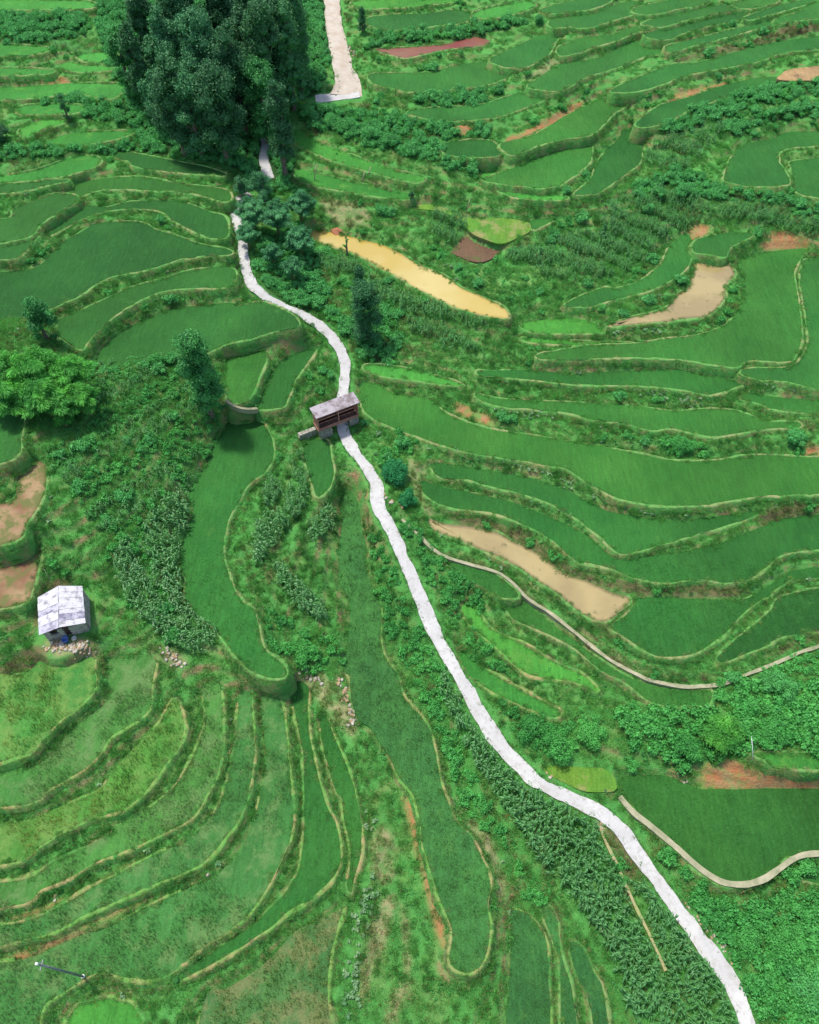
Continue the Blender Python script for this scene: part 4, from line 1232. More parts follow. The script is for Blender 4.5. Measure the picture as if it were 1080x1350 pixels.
# tufts creeping over the bunds
if bund_pts:
    Bp = np.concatenate(bund_pts)
    px, py = project(Bp[:, 0], Bp[:, 1], Bp[:, 2])
    v = (px > -60) & (px < 1140) & (py > -20) & (py < 1400)
    Bp = Bp[v]
    r1 = rng.random(len(Bp)); k = r1 < np.where(Bp[:, 1] < 60, 0.95, 0.5)
    P = Bp[k][:, :3] + np.c_[rng.normal(0, 0.22, (k.sum(), 2)), np.full(k.sum(), -0.05)]
    scatter('bank_grass', ['bund_grass', 'grass_patch'], P, (rng.random(len(P)) < 0.4).astype(int), rng.uniform(0.45, 0.75, len(P)), 'short pale grass tufts along the paddy rims')

Sp = np.concatenate(skirt_pts)
px, py = project(Sp[:, 0], Sp[:, 1], Sp[:, 2])
v = (px > -60) & (px < 1140) & (py > -20) & (py < 1400)
Sp = Sp[v] + np.c_[rng.normal(0, 0.15, (v.sum(), 2)), np.zeros(v.sum())]
lf = lowf(Sp[:, 0], Sp[:, 1], 3.0, 91) * 0.6 + lowf(Sp[:, 0], Sp[:, 1], 8, 92) * 0.4
r1 = rng.random(len(Sp))
k = r1 < np.where(lf > 0.55, 0.35, 0.85)
ki = np.where(r1[k] < 0.10, 2, np.where((lf[k] > 0.55) & (rng.random(k.sum()) < 0.5), 1, 0))
ki = np.where((ki == 0) & (rng.random(k.sum()) < 0.35), 3, ki)
scatter('riser_grass', ['grass_patch', 'dry_grass', 'weed_clump', 'bund_grass'], Sp[k], ki, rng.uniform(0.4, 0.7, k.sum()), 'grass and weeds hanging on the faces between terraces', tilt=0.3)

# grass creeping over the road edges
EP = []
for Q, w in ((road_main, 0.86), (road_top, 1.75), (road_up, 0.95)):
    a_, b_ = strip_poly(Q, w)
    for e_ in (a_, b_):
        for rep_ in range(2):
            p_ = e_ + rng.normal(0, 0.13, e_.shape)
            EP.append(np.c_[p_, Q[:, 2] + 0.02][rng.random(len(e_)) < 0.8])
EP = np.concatenate(EP)
scatter('verge_grass', ['grass_patch', 'bund_grass', 'weed_clump'], EP, rng.integers(0, 3, len(EP)), rng.uniform(0.25, 0.5, len(EP)), 'grass creeping over the edges of the white road')

# weeds, bushes, shrubs
X, Y, Z = jitter_grid(1.25, 41, 212)
f = cell(ffree, X, Y); zz = zo(X, Y); sl = cell(slope, X, Y)
edge2 = cell(freef, X, Y)
nr = cell(near_road, X, Y)
lf = lowf(X, Y, 7, 12) * 0.55 + lowf(X, Y, 3, 13) * 0.45
rr = rng.random(len(X))
ki = np.full(len(X), -1)
d = (zz == 0) & (f > 0.8)
left_low = (Y < 46) & (X < 12)
ki = np.where(d & (rr < np.where(lf > 0.5, 0.50, 0.15) * np.where(left_low, 0.2, 1)), 0, ki)
ki = np.where(d & ~left_low & (edge2 > 0.95) & (lf > 0.58) & (rr > 0.65), 1, ki)
ki = np.where(d & ~left_low & (edge2 > 0.97) & (lf > 0.66) & (rr > 0.80), 2, ki)
ki = np.where((zz == LET['S']) & (f > 0.8), np.where(rr < 0.6, 2, 1), ki)
ki = np.where((zz == LET['U']) & (f > 0.8), np.where(rr < 0.75, 2, 1), ki)
ki = np.where((zz == LET['B']) & (f > 0.8), np.where(rr < 0.85, 1, 0), ki)
ki = np.where((zz == LET['V']) & (f > 0.8), np.where(rr < 0.22, 1, np.where(rr < 0.28, 2, np.where(rr < .6, 0, -1))), ki)
ki = np.where((zz == LET['D']) & (f > 0.7), np.where(rr < 0.55, 3, np.where(rr < 0.7, 1, -1)), ki)
ki = np.where((nr > 0.02) & (rr > 0.35), -1, ki)
ki = np.where((zz == LET['G']) & (rr < 0.13), 0, ki)
k = (ki >= 0) & clear_of(X, Y)
X, Y, Z, ki = X[k], Y[k], Z[k], ki[k]
sc = rng.uniform(0.65, 1.25, len(X))
sc = np.where((ki == 1) & (zo(X, Y) == LET['B']) & (Y < 40) & (X > 25), sc * 1.5, sc)
for kk, nm, lb in ((0, 'weeds', 'low leafy weeds growing over the banks'), (1, 'bushes', 'bright green bushes crowding the slopes'), (2, 'shrubs', 'dark shrubs in thickets between the terraces'), (3, 'withered_shrubs', 'brown withered shrubs along the ledge')):
    s_ = ki == kk
    key = ['weed_clump', 'leafy_mound', 'shrub_mass', 'withered_shrub'][kk]
    scatter(nm, [key], np.c_[X, Y, Z][s_], np.zeros(s_.sum(), int), sc[s_], lb)

# silvery leaved plants along some rims, vegetables
X, Y, Z = jitter_grid(0.6, 51, 130)
zz = zo(X, Y); rr = rng.random(len(X)); cd = cell(code, X, Y)
cl = lowf(X, Y, 4, 15)
k = ((zz == LET['T']) & (rr < np.where(cl > 0.45, 0.55, 0.1)) & (cd != 2) & (cd != 1)) | ((zz == 0) & (rr < 0.004) & (cd == 0))
scatter('silvery_weeds', ['silver_plant'], np.c_[X, Y, Z][k] + [0, 0, 0.1], np.zeros(k.sum(), int), rng.uniform(0.6, 1.1, k.sum()), 'pale silvery leaved plants on the paddy rims')
X, Y, Z = jitter_grid(0.62, 52, 150)
zz = zo(X, Y); cl = lowf(X, Y, 5, 16)
rowp = ((X * 0.80 - Y * 0.60) / 2.6 + 0.5 * lowf(X, Y, 9, 19)) % 1.0
k = (zz == LET['V']) & (rowp < 0.62)
VX, VY, VZ, VR = X[k], Y[k], Z[k], ((X * 0.80 - Y * 0.60) / 7.8)[k] % 1.0 < 0.45
VMZ = np.c_[VX, VY, VZ][VR]
X, Y, Z = VX[~VR], VY[~VR], VZ[~VR]; k = np.ones(len(X), bool)
scatter('vegetable_plants', ['vegetable_plant'], np.c_[X, Y, Z][k], np.zeros(k.sum(), int), rng.uniform(0.8, 1.4, k.sum()), 'leafy vegetable plants on the slope left of the long paddy')

# maize: the plants that show largest are individuals, the rest one mass
X, Y, Z = jitter_grid(0.66, 61, 175)
zz = zo(X, Y); cd = cell(code, X, Y); k = (zz == LET['M']) & (cd != 1) & (cd != 2)
k &= cell(near_road, X, Y) < 0.35
X, Y, Z = X[k], Y[k], Z[k]
dist = np.sqrt(X ** 2 + Y ** 2 + (CAM_H - Z) ** 2)
px, py = project(X, Y, Z + 1)
infr = (px > 6) & (px < 1074) & (py > 6) & (py < 1344)
gap = (lowf(X, Y, 3, 18) < 0.22) & (rng.random(len(X)) < 0.5)
dense = (px > 560) & (py > 860) & ~gap
order = np.argsort(np.where(infr & dense, dist, 1e6))
ind = order[:300]
restm = np.ones(len(X), bool); restm[ind] = False; restm &= ~((px > 560) & (py > 860) & gap)
sc = rng.uniform(0.82, 1.2, len(X)) * (0.9 + 0.25 * lowf(X, Y, 4, 29))
for j, i in enumerate(ind):
    o = link_mesh('maize_plant', A['maize_plant'][j % 5], loc=(X[i], Y[i], Z[i] - 0.03), rz=rng.uniform(0, 6.28), sc=float(sc[i]))
    tag(o, 'green maize plant in the dense crop nearest the camera, along the lower white road', 'maize', 'maize plants beside the lower white road')
far_gap = (Y > 70) & (((X * 0.35 + Y * 0.94) / 4.2 + 0.9 * lowf(X, Y, 8, 44)) % 1.0 > 0.66)
restm &= ~far_gap
sc = np.where(Y > 70, sc * 0.8, sc)
VMZ = VMZ[rng.random(len(VMZ)) < 0.8]
scatter('maize_crop', ['maize_plant'], np.r_[np.c_[X, Y, Z][restm], VMZ], np.zeros(restm.sum() + len(VMZ), int), np.r_[sc[restm] * (0.8 + 0.4 * lowf(X, Y, 3, 33))[restm], rng.uniform(0.5, 0.8, len(VMZ))], 'maize growing in beds further up the valley', tilt=0.06)
# ------------------------------------------------------------------ trees, bamboo, big bushes
def ground_at(px, py):
    return Vector(drop(px, py, hz))

def height_for(base, top_py):
    lo, hi = 0.5, 40.0
    for _ in range(40):
        m_ = (lo + hi) / 2
        if project(base.x, base.y, base.z + m_)[1] > top_py: lo = m_
        else: hi = m_
    return lo

def crown_mesh(name, r, h, rad, mat, nb, n, L, Wd, z0=0.12, prof=None, jit=0.8, q=(0.22, 0.42), inner=0.45, flat=1.0):
    bl = lumps(r, nb, rad * 0.72, rad * 0.72, h * z0, h - rad * q[1] * 0.9, rad * q[0], rad * q[1], prof)
    bl.append((0, 0, h - rad * q[0], rad * q[0]))
    V, F = blob_leaves(r, bl, n, L, Wd, jit, flat, inner)
    cv, cf = core([b for b in bl], 0.72)
    V, F = merge([(V, F), (cv, cf)])
    return poly_mesh(name, V, [tuple(map(int, f)) for f in F], [mat]), bl

def trunk_mesh(name, r, h, rt, bl):
    mb = MB()
    lean = r.normal(0, 0.02, 2) * h
    P = [(0, 0, -0.4), (lean[0] * .3, lean[1] * .3, h * .3), (lean[0] * .7, lean[1] * .7, h * .6), (lean[0], lean[1], h * .88)]
    mb.tube(P, [rt * 1.3, rt, rt * .7, rt * .25], 8)
    for b in bl[:7]:
        z0 = min(max(0.25 * h, b[2] * 0.65), h * 0.8)
        t = z0 / h
        s = (lean[0] * t, lean[1] * t, z0)
        mb.tube([s, ((s[0] + b[0]) * .5, (s[1] + b[1]) * .5, (z0 + b[2]) * .5), (b[0], b[1], b[2])], [rt * .45, rt * .3, rt * .12], 6, False)
    return poly_mesh(name, mb.v, mb.f, [BARK])

def tree(name, base, h, rad, mat, label, cat='tree', group=None, seed=0, **kw):
    r = np.random.default_rng(900 + seed)
    root = empty(name, (base.x, base.y, base.z), r.uniform(0, 6))
    tag(root, label, cat, group)
    n = kw.pop('n', int(1800 + 95 * rad * h))
    nb = kw.pop('nb', int(12 + rad * h / 2.0))
    cm, bl = crown_mesh('crown', r, h, rad, mat, nb, n, kw.pop('L', 0.44), kw.pop('Wd', 0.26), **kw)
    link_mesh('crown', cm, root)
    link_mesh('trunk', trunk_mesh('trunk', r, h, 0.10 + h * 0.016, bl), root)
    return root

cone = lambda t: max(0.12, 1.0 - t * 0.95)
column = lambda t: 1.0 - 0.3 * t ** 4
GROVE = 'trees of the dark grove at the top of the path'
# base x, base y, top y, crown radius, material, style, label
GT = [
 (244, 204, 70, 4.2, DARKT, 0, 'broad dark tree at the lower left front of the grove, above the terraces'),
 (218, 172, 92, 3.6, BLUET, 0, 'bluish green tree with drooping leaf sprays at the left edge of the grove'),
 (268, 208, 92, 4.4, BLUET, 0, 'bluish green tree in the grove front with leaves hanging in pale clusters'),
 (300, 214, 75, 5.0, DARKT, 0, 'large dark tree in the grove front, left of the vine covered tree'),
 (354, 190, 74, 3.3, VINE, 1, 'narrow tree wrapped in vines standing tall at the front of the grove beside the path'),
 (377, 236, 104, 2.7, DARKT, 1, 'slim dark tree right of the vine covered tree at the grove edge'),
 (198, 152, 26, 3.2, DARKT, 0, 'dark tree on the left flank of the grove '),
 (176, 134, 40, 2.6, VINE, 0, 'olive green tree with yellowish twigs at the far left of the grove'),
 (238, 150, 6, 4.6, BLUET, 0, 'tall tree with rounded green tufts in the left half of the grove'),
 (285, 165, 8, 5.4, BLUET, 0, 'tallest round crowned tree in the centre of the grove'),
 (325, 178, 24, 4.8, DARKT, 0, 'dark round crowned tree behind the vine covered tree'),
 (362, 165, -6, 4.6, DARKT, 0, 'very dark tree in the right half of the grove'),
 (388, 145, -4, 4.0, CONIF, 2, 'dark conifer at the right edge of the grove, third from the upper road'),
 (400, 124, -8, 2.6, CONIF, 2, 'dark conifer nearest the tan upper road'),
 (345, 130, -40, 5.0, DARKT, 0, 'dark tree at the back of the grove, cut by the photo top, right of centre'),
 (398, 122, -30, 3.6, CONIF, 2, 'dark conifer between the two at the right edge of the grove'),
 (372, 140, -20, 4.4, DARKT, 0, 'dark tree filling the gap left of the conifers by the upper road'),
 (255, 110, -40, 5.0, DARKT, 0, 'dark tree at the back of the grove, cut by the photo top, left of centre'),
 (205, 100, -30, 3.8, DARKT, 0, 'dark tree at the upper left corner of the grove'),
 (395, 100, -50, 4.0, CONIF, 2, 'dark conifer at the back of the grove beside the top of the upper road'),
 (300, 95, -60, 5.0, DARKT, 0, 'darkest tree at the back of the grove, centre top'),
]
for i, (bx, by, ty, rad, mt, sty, lb) in enumerate(GT):
    bs = ground_at(bx, by)
    h = height_for(bs, ty)
    kw = dict(q=(0.22, 0.5))
    if sty == 1: kw = dict(prof=column, z0=0.10, nb=44, q=(0.34, 0.56), n=8000, L=0.34, Wd=0.24)
    if sty == 2: kw = dict(prof=lambda t: 1 - .6 * t, z0=0.05, nb=60, q=(0.3, 0.5), n=9000, L=0.40, Wd=0.16)
    if mt is BLUET: kw.update(q=(0.24, 0.40))
    tree(['broadleaf_tree', 'vine_covered_tree', 'conifer_tree'][sty], bs, h, rad, mt, lb, 'tree', GROVE, i, **kw)

# single trees and columns of creeper
for i, (nm, bx, by, ty, rad, mt, lb, kw) in enumerate([
 ('vine_covered_tree', 279, 548, 436, 2.8, VINE, 'tall narrow tree smothered in vines left of the covered bridge', dict(prof=column, z0=0.0, nb=60, q=(0.36, 0.56), n=10000, L=0.3, Wd=0.22)),
 ('vine_covered_tree', 63, 448, 391, 2.3, VINE, 'short vine covered tree behind the bright bamboo at the left', dict(prof=column, z0=0.05, nb=26, q=(0.35, 0.5), n=4000, L=0.26, Wd=0.2)),
 ('conifer_tree', 484, 448, 374, 2.9, CONIF, 'dark upright conifer on the slope between the ochre pond and the white road', dict(prof=column, z0=0.06, nb=36, q=(0.34, 0.52), n=9500, L=0.34, Wd=0.15)),
 ('conifer_tree', 475, 388, 350, 1.5, CONIF, 'small thin conifer just behind the dark upright conifer', dict(prof=cone, z0=0.08, nb=18, q=(0.4, 0.6), n=3600, L=0.28, Wd=0.15)),
 ('conifer_tree', 478, 42, 8, 1.3, CONIF, 'small dark conifer right of the tan upper road', dict(prof=cone, z0=0.05, nb=20, q=(0.35, 0.55), n=2200, L=0.26, Wd=0.08)),
 ('conifer_tree', 91, 160, 124, 0.9, CONIF, 'thin dark conifer on the scrubby bank left of the grove', dict(prof=column, z0=0.05, nb=16, q=(0.4, 0.6), n=1800, L=0.26, Wd=0.08)),
 ('small_tree', 543, 272, 252, 0.75, CONIF, 'tiny lone tree with a round top on the bright grass spit', dict(z0=0.45, nb=8, q=(0.4, 0.6), n=700, L=0.2, Wd=0.1)),
 ('small_tree', 458, 336, 312, 0.9, WEED, 'thin sapling on the near rim of the ochre pond', dict(z0=0.4, nb=9, q=(0.2, 0.35), n=260, L=0.2, Wd=0.1)),
 ('small_tree', 349, 266, 226, 2.8, BLUET, 'bushy bluish green tree between the vine covered tree and the white road', dict(z0=0.15, nb=16, q=(0.3, 0.45), n=3600, L=0.28, Wd=0.14)),
 ('small_tree', 320, 262, 232, 1.8, BLUET, 'low bluish tree at the bend where the white road comes out of the grove', dict(z0=0.1, nb=14, q=(0.3, 0.45), n=2600, L=0.26, Wd=0.14)),
 ('small_tree', 795, 312, 296, 0.8, CONIF, 'small dark fir sapling among the maize on the right hillside', dict(prof=cone, z0=0.05, nb=14, q=(0.35, 0.55), n=1200, L=0.22, Wd=0.07)),
]):
    bs = ground_at(bx, by); h = height_for(bs, ty)
    tree(nm, bs, h, rad, mt, lb, 'tree', None, 50 + i, **kw)

def bush(name, px, py, rad, h, mat, label, seed, L=0.24, Wd=0.14, nb=14, n=2600, group=None, jit=0.7):
    bs = ground_at(px, py)
    r = np.random.default_rng(700 + seed)
    root = empty(name, (bs.x, bs.y, bs.z - 0.05), r.uniform(0, 6))
    tag(root, label, 'bush', group)
    bl = lumps(r, nb, rad * .72, rad * .72, 0.15 * h, h - rad * 0.38, rad * 0.26, rad * 0.42)
    bl.append((0, 0, h - rad * 0.5, rad * 0.5))
    V, F = blob_leaves(r, bl, n, L, Wd, jit, 1.0, 0.3)
    V, F = merge([(V, F), core(bl, 0.75)])
    link_mesh('foliage', poly_mesh('foliage', V, [tuple(map(int, f)) for f in F], [mat]), root)
    mb = MB()
    for k in range(5):
        a = k * 1.26
        mb.tube([(0.1 * math.cos(a), 0.1 * math.sin(a), -0.2), (rad * .35 * math.cos(a), rad * .35 * math.sin(a), h * .55)], [0.05, 0.02], 5, False)
    link_mesh('stems', poly_mesh('stems', mb.v, mb.f, [BARK]), root)
    return root

bush('round_bush', 522, 628, 2.5, 3.0, TEAL, 'larger of two round blue green bushes right of the road below the covered bridge', 1, nb=18, n=6500, L=0.18, Wd=0.13)
bush('round_bush', 537, 660, 1.7, 1.9, TEAL, 'smaller round blue green bush just below the larger one beside the white road', 2, nb=14, n=3800, L=0.17, Wd=0.12)
bush('round_bush', 511, 605, 1.2, 1.3, SHRUB, 'dark low bush between the covered bridge and the round blue green bush', 3, n=1500)
bush('leafy_bush', 895, 594, 2.3, 2.0, BUSH, 'green bush spilling over the bank of the wide paddy on the right', 4)
bush('leafy_bush', 1046, 583, 1.9, 2.1, SHRUB, 'dark green bush at the right end of the paddy bank near the red earth', 5)
bush('leafy_bush', 945, 968, 3.2, 3.0, BAMB, 'yellowish green rounded bush above the bare orange bank', 6, nb=20, n=5200, jit=1.0, L=0.3, Wd=0.1)
bush('leafy_bush', 905, 985, 2.4, 2.2, BUSH, 'green bush left of the yellowish bush above the orange bank', 7, n=3200)
bush('leafy_bush', 735, 985, 2.6, 2.2, BUSH, 'bright bush overhanging the right side of the white road above the corner', 8, n=3600)
bush('leafy_bush', 775, 968, 2.4, 2.0, BUSH, 'bright bush at the foot of the grassy terraces, right of the one over the road', 9, n=3200)
bush('leafy_bush', 700, 962, 2.5, 1.9, BUSH, 'bright bush hugging the white road under the grassy terraces', 10, n=3200)
bush('leafy_bush', 1022, 906, 2.6, 2.4, SHRUB, 'dark leafy bush below the long curved ledge at the right edge', 11, n=3200)
bush('leafy_bush', 1010, 968, 2.4, 2.0, BUSH, 'leafy bush behind the thin white pole', 12, n=2800)
bush('leafy_bush', 1030, 1250, 3.2, 2.4, BUSH, 'large bright bush on the mounded patch in the lower right corner', 13, nb=20, n=5200)
bush('leafy_bush', 1062, 1300, 3.0, 2.2, SHRUB, 'dark bush in the very corner at the lower right', 14, nb=18, n=4600)
bush('leafy_bush', 985, 1235, 2.0, 1.5, BUSH, 'low bright bush at the left end of the mounded patch by the road', 15, n=2600)
bush('leafy_bush', 208, 482, 1.7, 1.9, BUSH, 'green bush on the near rim of the dark paddy, between bamboo and vine covered tree', 16, n=2600)
bush('leafy_bush', 4, 186, 2.4, 3.2, DARKT, 'very dark bush at the left edge of the photo above the terraces', 17, n=3000)
bush('leafy_bush', 900, 262, 2.2, 3.0, SHRUB, 'dark tall bush in the hedge on the right hillside', 18, n=2800)
bush('leafy_bush', 868, 262, 1.6, 2.2, SHRUB, 'smaller dark bush left of the tall one in the right hillside hedge', 19, n=2000)
bush('leafy_bush', 855, 280, 1.5, 1.8, SHRUB, 'dark bush at the top corner of the hillside maize patch', 20, n=2000)
bush('leafy_bush', 860, 345, 1.5, 1.7, SHRUB, 'dark bush at the head of the narrow paddy left of the tan pond', 21, n=2000)
bush('leafy_bush', 710, 30, 1.3, 1.7, SHRUB, 'dark bush between the uppermost paddies, top centre', 22, n=1500)
bush('leafy_bush', 658, 122, 1.4, 1.8, SHRUB, 'dark bush on the bank beside the small orange cut', 23, n=1500)
bush('leafy_bush', 230, 838, 1.8, 1.6, BUSH, 'bright bush below the lower end of the maize bed on the left', 24, n=2200)
bush('leafy_bush', 400, 862, 2.2, 1.8, BUSH, 'bright rounded bush at the tip of the long curved paddy', 25, n=2800)
bush('leafy_bush', 432, 545, 1.2, 1.5, SHRUB, 'dark bush pressed against the back of the covered bridge', 26, n=1500)
bush('leafy_bush', 232, 1292, 0.35, 0.5, SHRUB, 'tiny dark bush on the bank below the largest streaked paddy', 27, n=400, L=0.1, Wd=0.06)
bush('leafy_bush', 515, 282, 1.6, 1.4, SHRUB, 'dark bush on the brownish bank above the ochre pond', 28, n=1800)
for i, (a, b_) in enumerate([(410, 156), (436, 167), (464, 173), (490, 184), (516, 193), (546, 203)]):
    bush('hedge_bush', a, b_, 2.3, 2.5, SHRUB, ['dark hedge bush nearest the grove below the upper road', 'second hedge bush from the grove, below the junction of the upper road', 'third hedge bush from the grove, under the corner of the upper road',
      'fourth hedge bush from the grove on the bank running right', 'fifth hedge bush from the grove on the bank running right', 'last of the row of hedge bushes running right from the grove'][i], 40 + i, n=2600, group='hedge bushes below the upper road')

def bamboo(px, py, h, spread, mat, label, seed, np_=13, nl=360, drop_=0.6, L=0.42, Wd=0.055):
    bs = ground_at(px, py)
    r = np.random.default_rng(300 + seed)
    root = empty('bamboo_clump', (bs.x, bs.y, bs.z - 0.1), 0)
    tag(root, label, 'bamboo', 'bamboo clumps')
    V, F = [], []
    mb = MB()
    for k in range(np_):
        a = k * 2.4 + r.uniform(-.3, .3)
        q = math.sqrt((k + 0.5) / np_) * spread
        hh = h * (1.05 - 0.45 * (q / spread) ** 2) * r.uniform(0.85, 1.1)
        tipx, tipy = math.cos(a) * q, math.sin(a) * q
        t = np.linspace(0, 1, 6)
        c = np.c_[tipx * t ** 2.2, tipy * t ** 2.2, hh * (t * (1.0 + drop_ * .5) - drop_ * .5 * t ** 3.2)]
        c[:, :2] += r.normal(0, 0.12, 2)
        mb.tube([tuple(p) for p in c], [0.06, 0.055, 0.05, 0.04, 0.025, 0.01], 5, False)
        # leaf plume round the upper half, heaviest at the drooping tip
        u = 0.45 + 0.6 * r.random(nl) ** 0.8
        P = np.stack([np.interp(u, t, c[:, j]) for j in range(3)], 1)
        ext = np.clip(u - 1, 0, 1)[:, None]
        P += np.array([math.cos(a), math.sin(a), -0.9]) * ext * 3.0
        rad = spread * 0.33 * (1.15 - 0.55 * np.abs(u - 0.8) / 0.35)
        d = r.normal(0, 1, (nl, 3)); d /= np.linalg.norm(d, axis=1)[:, None]; d[:, 2] *= 0.55
        P += d * rad[:, None] * r.uniform(0.4, 1.0, (nl, 1))
        # leaves point outward and down
        T = d * [1, 1, 0.3] + [math.cos(a) * .6, math.sin(a) * .6, -0.8] + r.normal(0, 0.35, (nl, 3))
        T /= np.linalg.norm(T, axis=1)[:, None]
        S = np.cross(T, r.normal(0, 1, (nl, 3)) * [0.6, 0.6, 1.3]); S /= np.linalg.norm(S, axis=1)[:, None] + 1e-9
        l = (L * r.uniform(.7, 1.5, nl))[:, None]; w = (Wd * r.uniform(.7, 1.4, nl))[:, None]
        v = np.stack([P - T * l * .5 , P - S * w, P + T * l * .6, P + S * w], 1).reshape(-1, 3)
        F.append((v, np.arange(len(v)).reshape(-1, 4)))
    V, Fc = merge(F)
    link_mesh('foliage', poly_mesh('foliage', V, [tuple(map(int, f)) for f in Fc], [mat]), root)
    link_mesh('culms', poly_mesh('culms', mb.v, mb.f, [CULM]), root)
    return root
CULM = plain_mat('bamboo_culm', (0.12, 0.17, 0.05), (0.20, 0.22, 0.09), 3.0)
for i, (a, b_, h, s_, mt, lb) in enumerate([
 (14, 512, 6.0, 3.3, BAMB, 'bright green feathery bamboo cut by the left edge, beside the dark paddy'),
 (60, 518, 6.8, 3.7, BAMB, 'bright green feathery bamboo at the centre of the left clump group'),
 (104, 516, 5.6, 3.0, BAMB, 'bright green feathery bamboo at the right of the left clump group'),
 (18, 545, 5.5, 3.4, BAMB, 'bright green bamboo in front at the left edge, above the small paddy'),
 (70, 550, 5.8, 3.4, BAMB, 'bright green bamboo in front, casting shade on the leafy slope'),
 (112, 545, 4.6, 2.6, BAMB, 'low bright bamboo at the right front of the left clump group'),
 (88, 562, 2.2, 1.1, BAMB, 'small rounded bamboo tuft below the large bright clumps'),
 (336, 306, 6.0, 2.7, BAMD, 'dark bluish bamboo leaning over the white road below its first bend'),
 (330, 330, 4.8, 2.0, BAMD, 'dark bluish bamboo whose leaf tips hide part of the white road'),
 (368, 312, 6.5, 2.8, BAMD, 'dark bluish bamboo at the centre of the clumps right of the white road'),
 (398, 292, 5.5, 2.5, BAMD, 'dark bluish bamboo nearest the far tip of the ochre pond'),
 (398, 338, 5.5, 2.4, BAMD, 'dark bluish bamboo below the left tip of the ochre pond'),
 (388, 372, 5.0, 2.0, BAMD, 'lowest dark bluish bamboo clump, its plume hanging over the shaded bank'),
 (362, 352, 4.5, 1.8, BAMD, 'small dark bamboo clump between the road and the lowest plume')]):
    bamboo(a, b_, h, s_, mt, lb, i, np_=19 if s_ > 2 else 10, nl=760 if s_ > 2 else 400)

# ------------------------------------------------------------------ covered bridge over the road
WOOD = plain_mat('red_brown_wood', (0.30, 0.13, 0.095), (0.42, 0.21, 0.155), 2.2, 0.8)
WOODD = plain_mat('dark_wood', (0.05, 0.03, 0.025), (0.10, 0.06, 0.05), 2.2, 0.8)
ROOFG = plain_mat('weathered_grey_roof', (0.17, 0.14, 0.14), (0.33, 0.30, 0.32), 0.9, 0.85, lo=0.42, hi=0.58)
STONEW = plain_mat('mossy_stone', (0.20, 0.20, 0.15), (0.38, 0.35, 0.29), 1.6, 0.95, 0.8, 0.1)
gz = float(np.mean([hz(*drop(450, 560, hz)[:2]), hz(*drop(448, 575, hz)[:2])]))
rz_ = gz + 4.9
c4 = [Vector((*at_z(a, b_, rz_), rz_)) for a, b_ in ((404.4, 540.5), (420.5, 549.5), (473.3, 528.5), (467.0, 518.0))]
ctr = sum(c4, Vector()) / 4
Ldir = ((c4[2] - c4[1]) + (c4[3] - c4[0])).normalized()
Llen = ((c4[2] - c4[1]).length + (c4[3] - c4[0]).length) / 2
Wlen = 2.3
ang = math.atan2(Ldir.y, Ldir.x)
br = empty('covered_bridge', (ctr.x, ctr.y, gz), ang)
tag(br, 'roofed wooden bridge house on stone piers spanning the white road', 'covered bridge')
def bpart(name, c, d, mat, M=None):
    mb = MB(); mb.box(c, d, M=M); return mb.build(name, mat, br)
hl = Llen / 2 - 0.25; hw = Wlen / 2 - 0.2
F0, F1 = 1.85, 4.55
bpart('deck', (0, 0, F0 - 0.12), (2 * hl + 0.1, 2 * hw + 0.1, 0.24), WOOD)
bpart('floor', (0, 0, F0 + 0.02), (2 * hl - 0.3, 2 * hw - 0.25, 0.04), WOODD)
# front and back low walls, end walls, posts
bpart('parapet', (0, -hw + 0.05, F0 + 0.11), (2 * hl - 0.32, 0.10, 0.20), WOOD)
bpart('parapet', (0, hw - 0.05, F0 + 0.6), (2 * hl - 0.32, 0.10, 1.18), WOOD)
for s_ in (-1, 1):
    bpart('end_wall', (s_ * (hl - 0.06), 0, (F0 + F1) / 2 + 0.06), (0.10, 2 * hw - 0.36, F1 - F0 - 0.2), WOOD)
for x in (-hl + 0.09, 0.05, hl - 0.09):
    for y in (-hw + 0.09, hw - 0.09):
        bpart('post', (x, y, (F0 + F1) / 2 + 0.01), (0.17, 0.17, F1 - F0), WOOD)
bpart('bench', (0, hw - 0.35, F0 + 0.42), (2 * hl - 0.4, 0.35, 0.08), WOODD)
bpart('beam', (0, -hw + 0.09, F1 + 0.08), (2 * hl, 0.14, 0.14), WOOD)
bpart('beam', (0, hw - 0.09, F1 + 0.08), (2 * hl, 0.14, 0.14), WOOD)
nro = 7
rm = Matrix.Rotation(R(4), 3, 'X')
for i in range(nro):
    w = Llen / nro
    mb = MB()
    mb.box((-Llen / 2 + w * (i + 0.5), 0, F1 + 0.30 + 0.015 * (i % 2)), (w + 0.03, Wlen + 0.15, 0.09), M=rm)
    mb.build('roof_panel', ROOFG, br)
# stone piers either side of the passage
def stones(mb, c, d, seed, s=0.42):
    r = random.Random(seed)
    nx, ny, nz = max(1, round(d[0] / s / 1.3)), max(1, round(d[1] / s)), max(1, round(d[2] / s))
    for k in range(nz):
        for i in range(nx):
            for j in range(ny):
                if 0 < i < nx - 1 and 0 < j < ny - 1 and k < nz - 1: continue
                a = (c[0] - d[0] / 2 + d[0] * (i + .5) / nx + (0.06 if k % 2 else -0.06), c[1] - d[1] / 2 + d[1] * (j + .5) / ny, c[2] - d[2] / 2 + d[2] * (k + .5) / nz)
                mb.box(a, (d[0] / nx * r.uniform(.86, .99), d[1] / ny * r.uniform(.86, 1.0), d[2] / nz * r.uniform(.86, .98)), rz=r.uniform(-.05, .05))
bx = project(br.location.x, br.location.y, gz)[0]
Rinv = Matrix.Rotation(-ang, 3, 'Z')
def brl(px, py):
    g = ground_at(px, py); v = Rinv @ (g - br.location); return v.x
xl, xr = brl(441, 573), brl(463, 568)
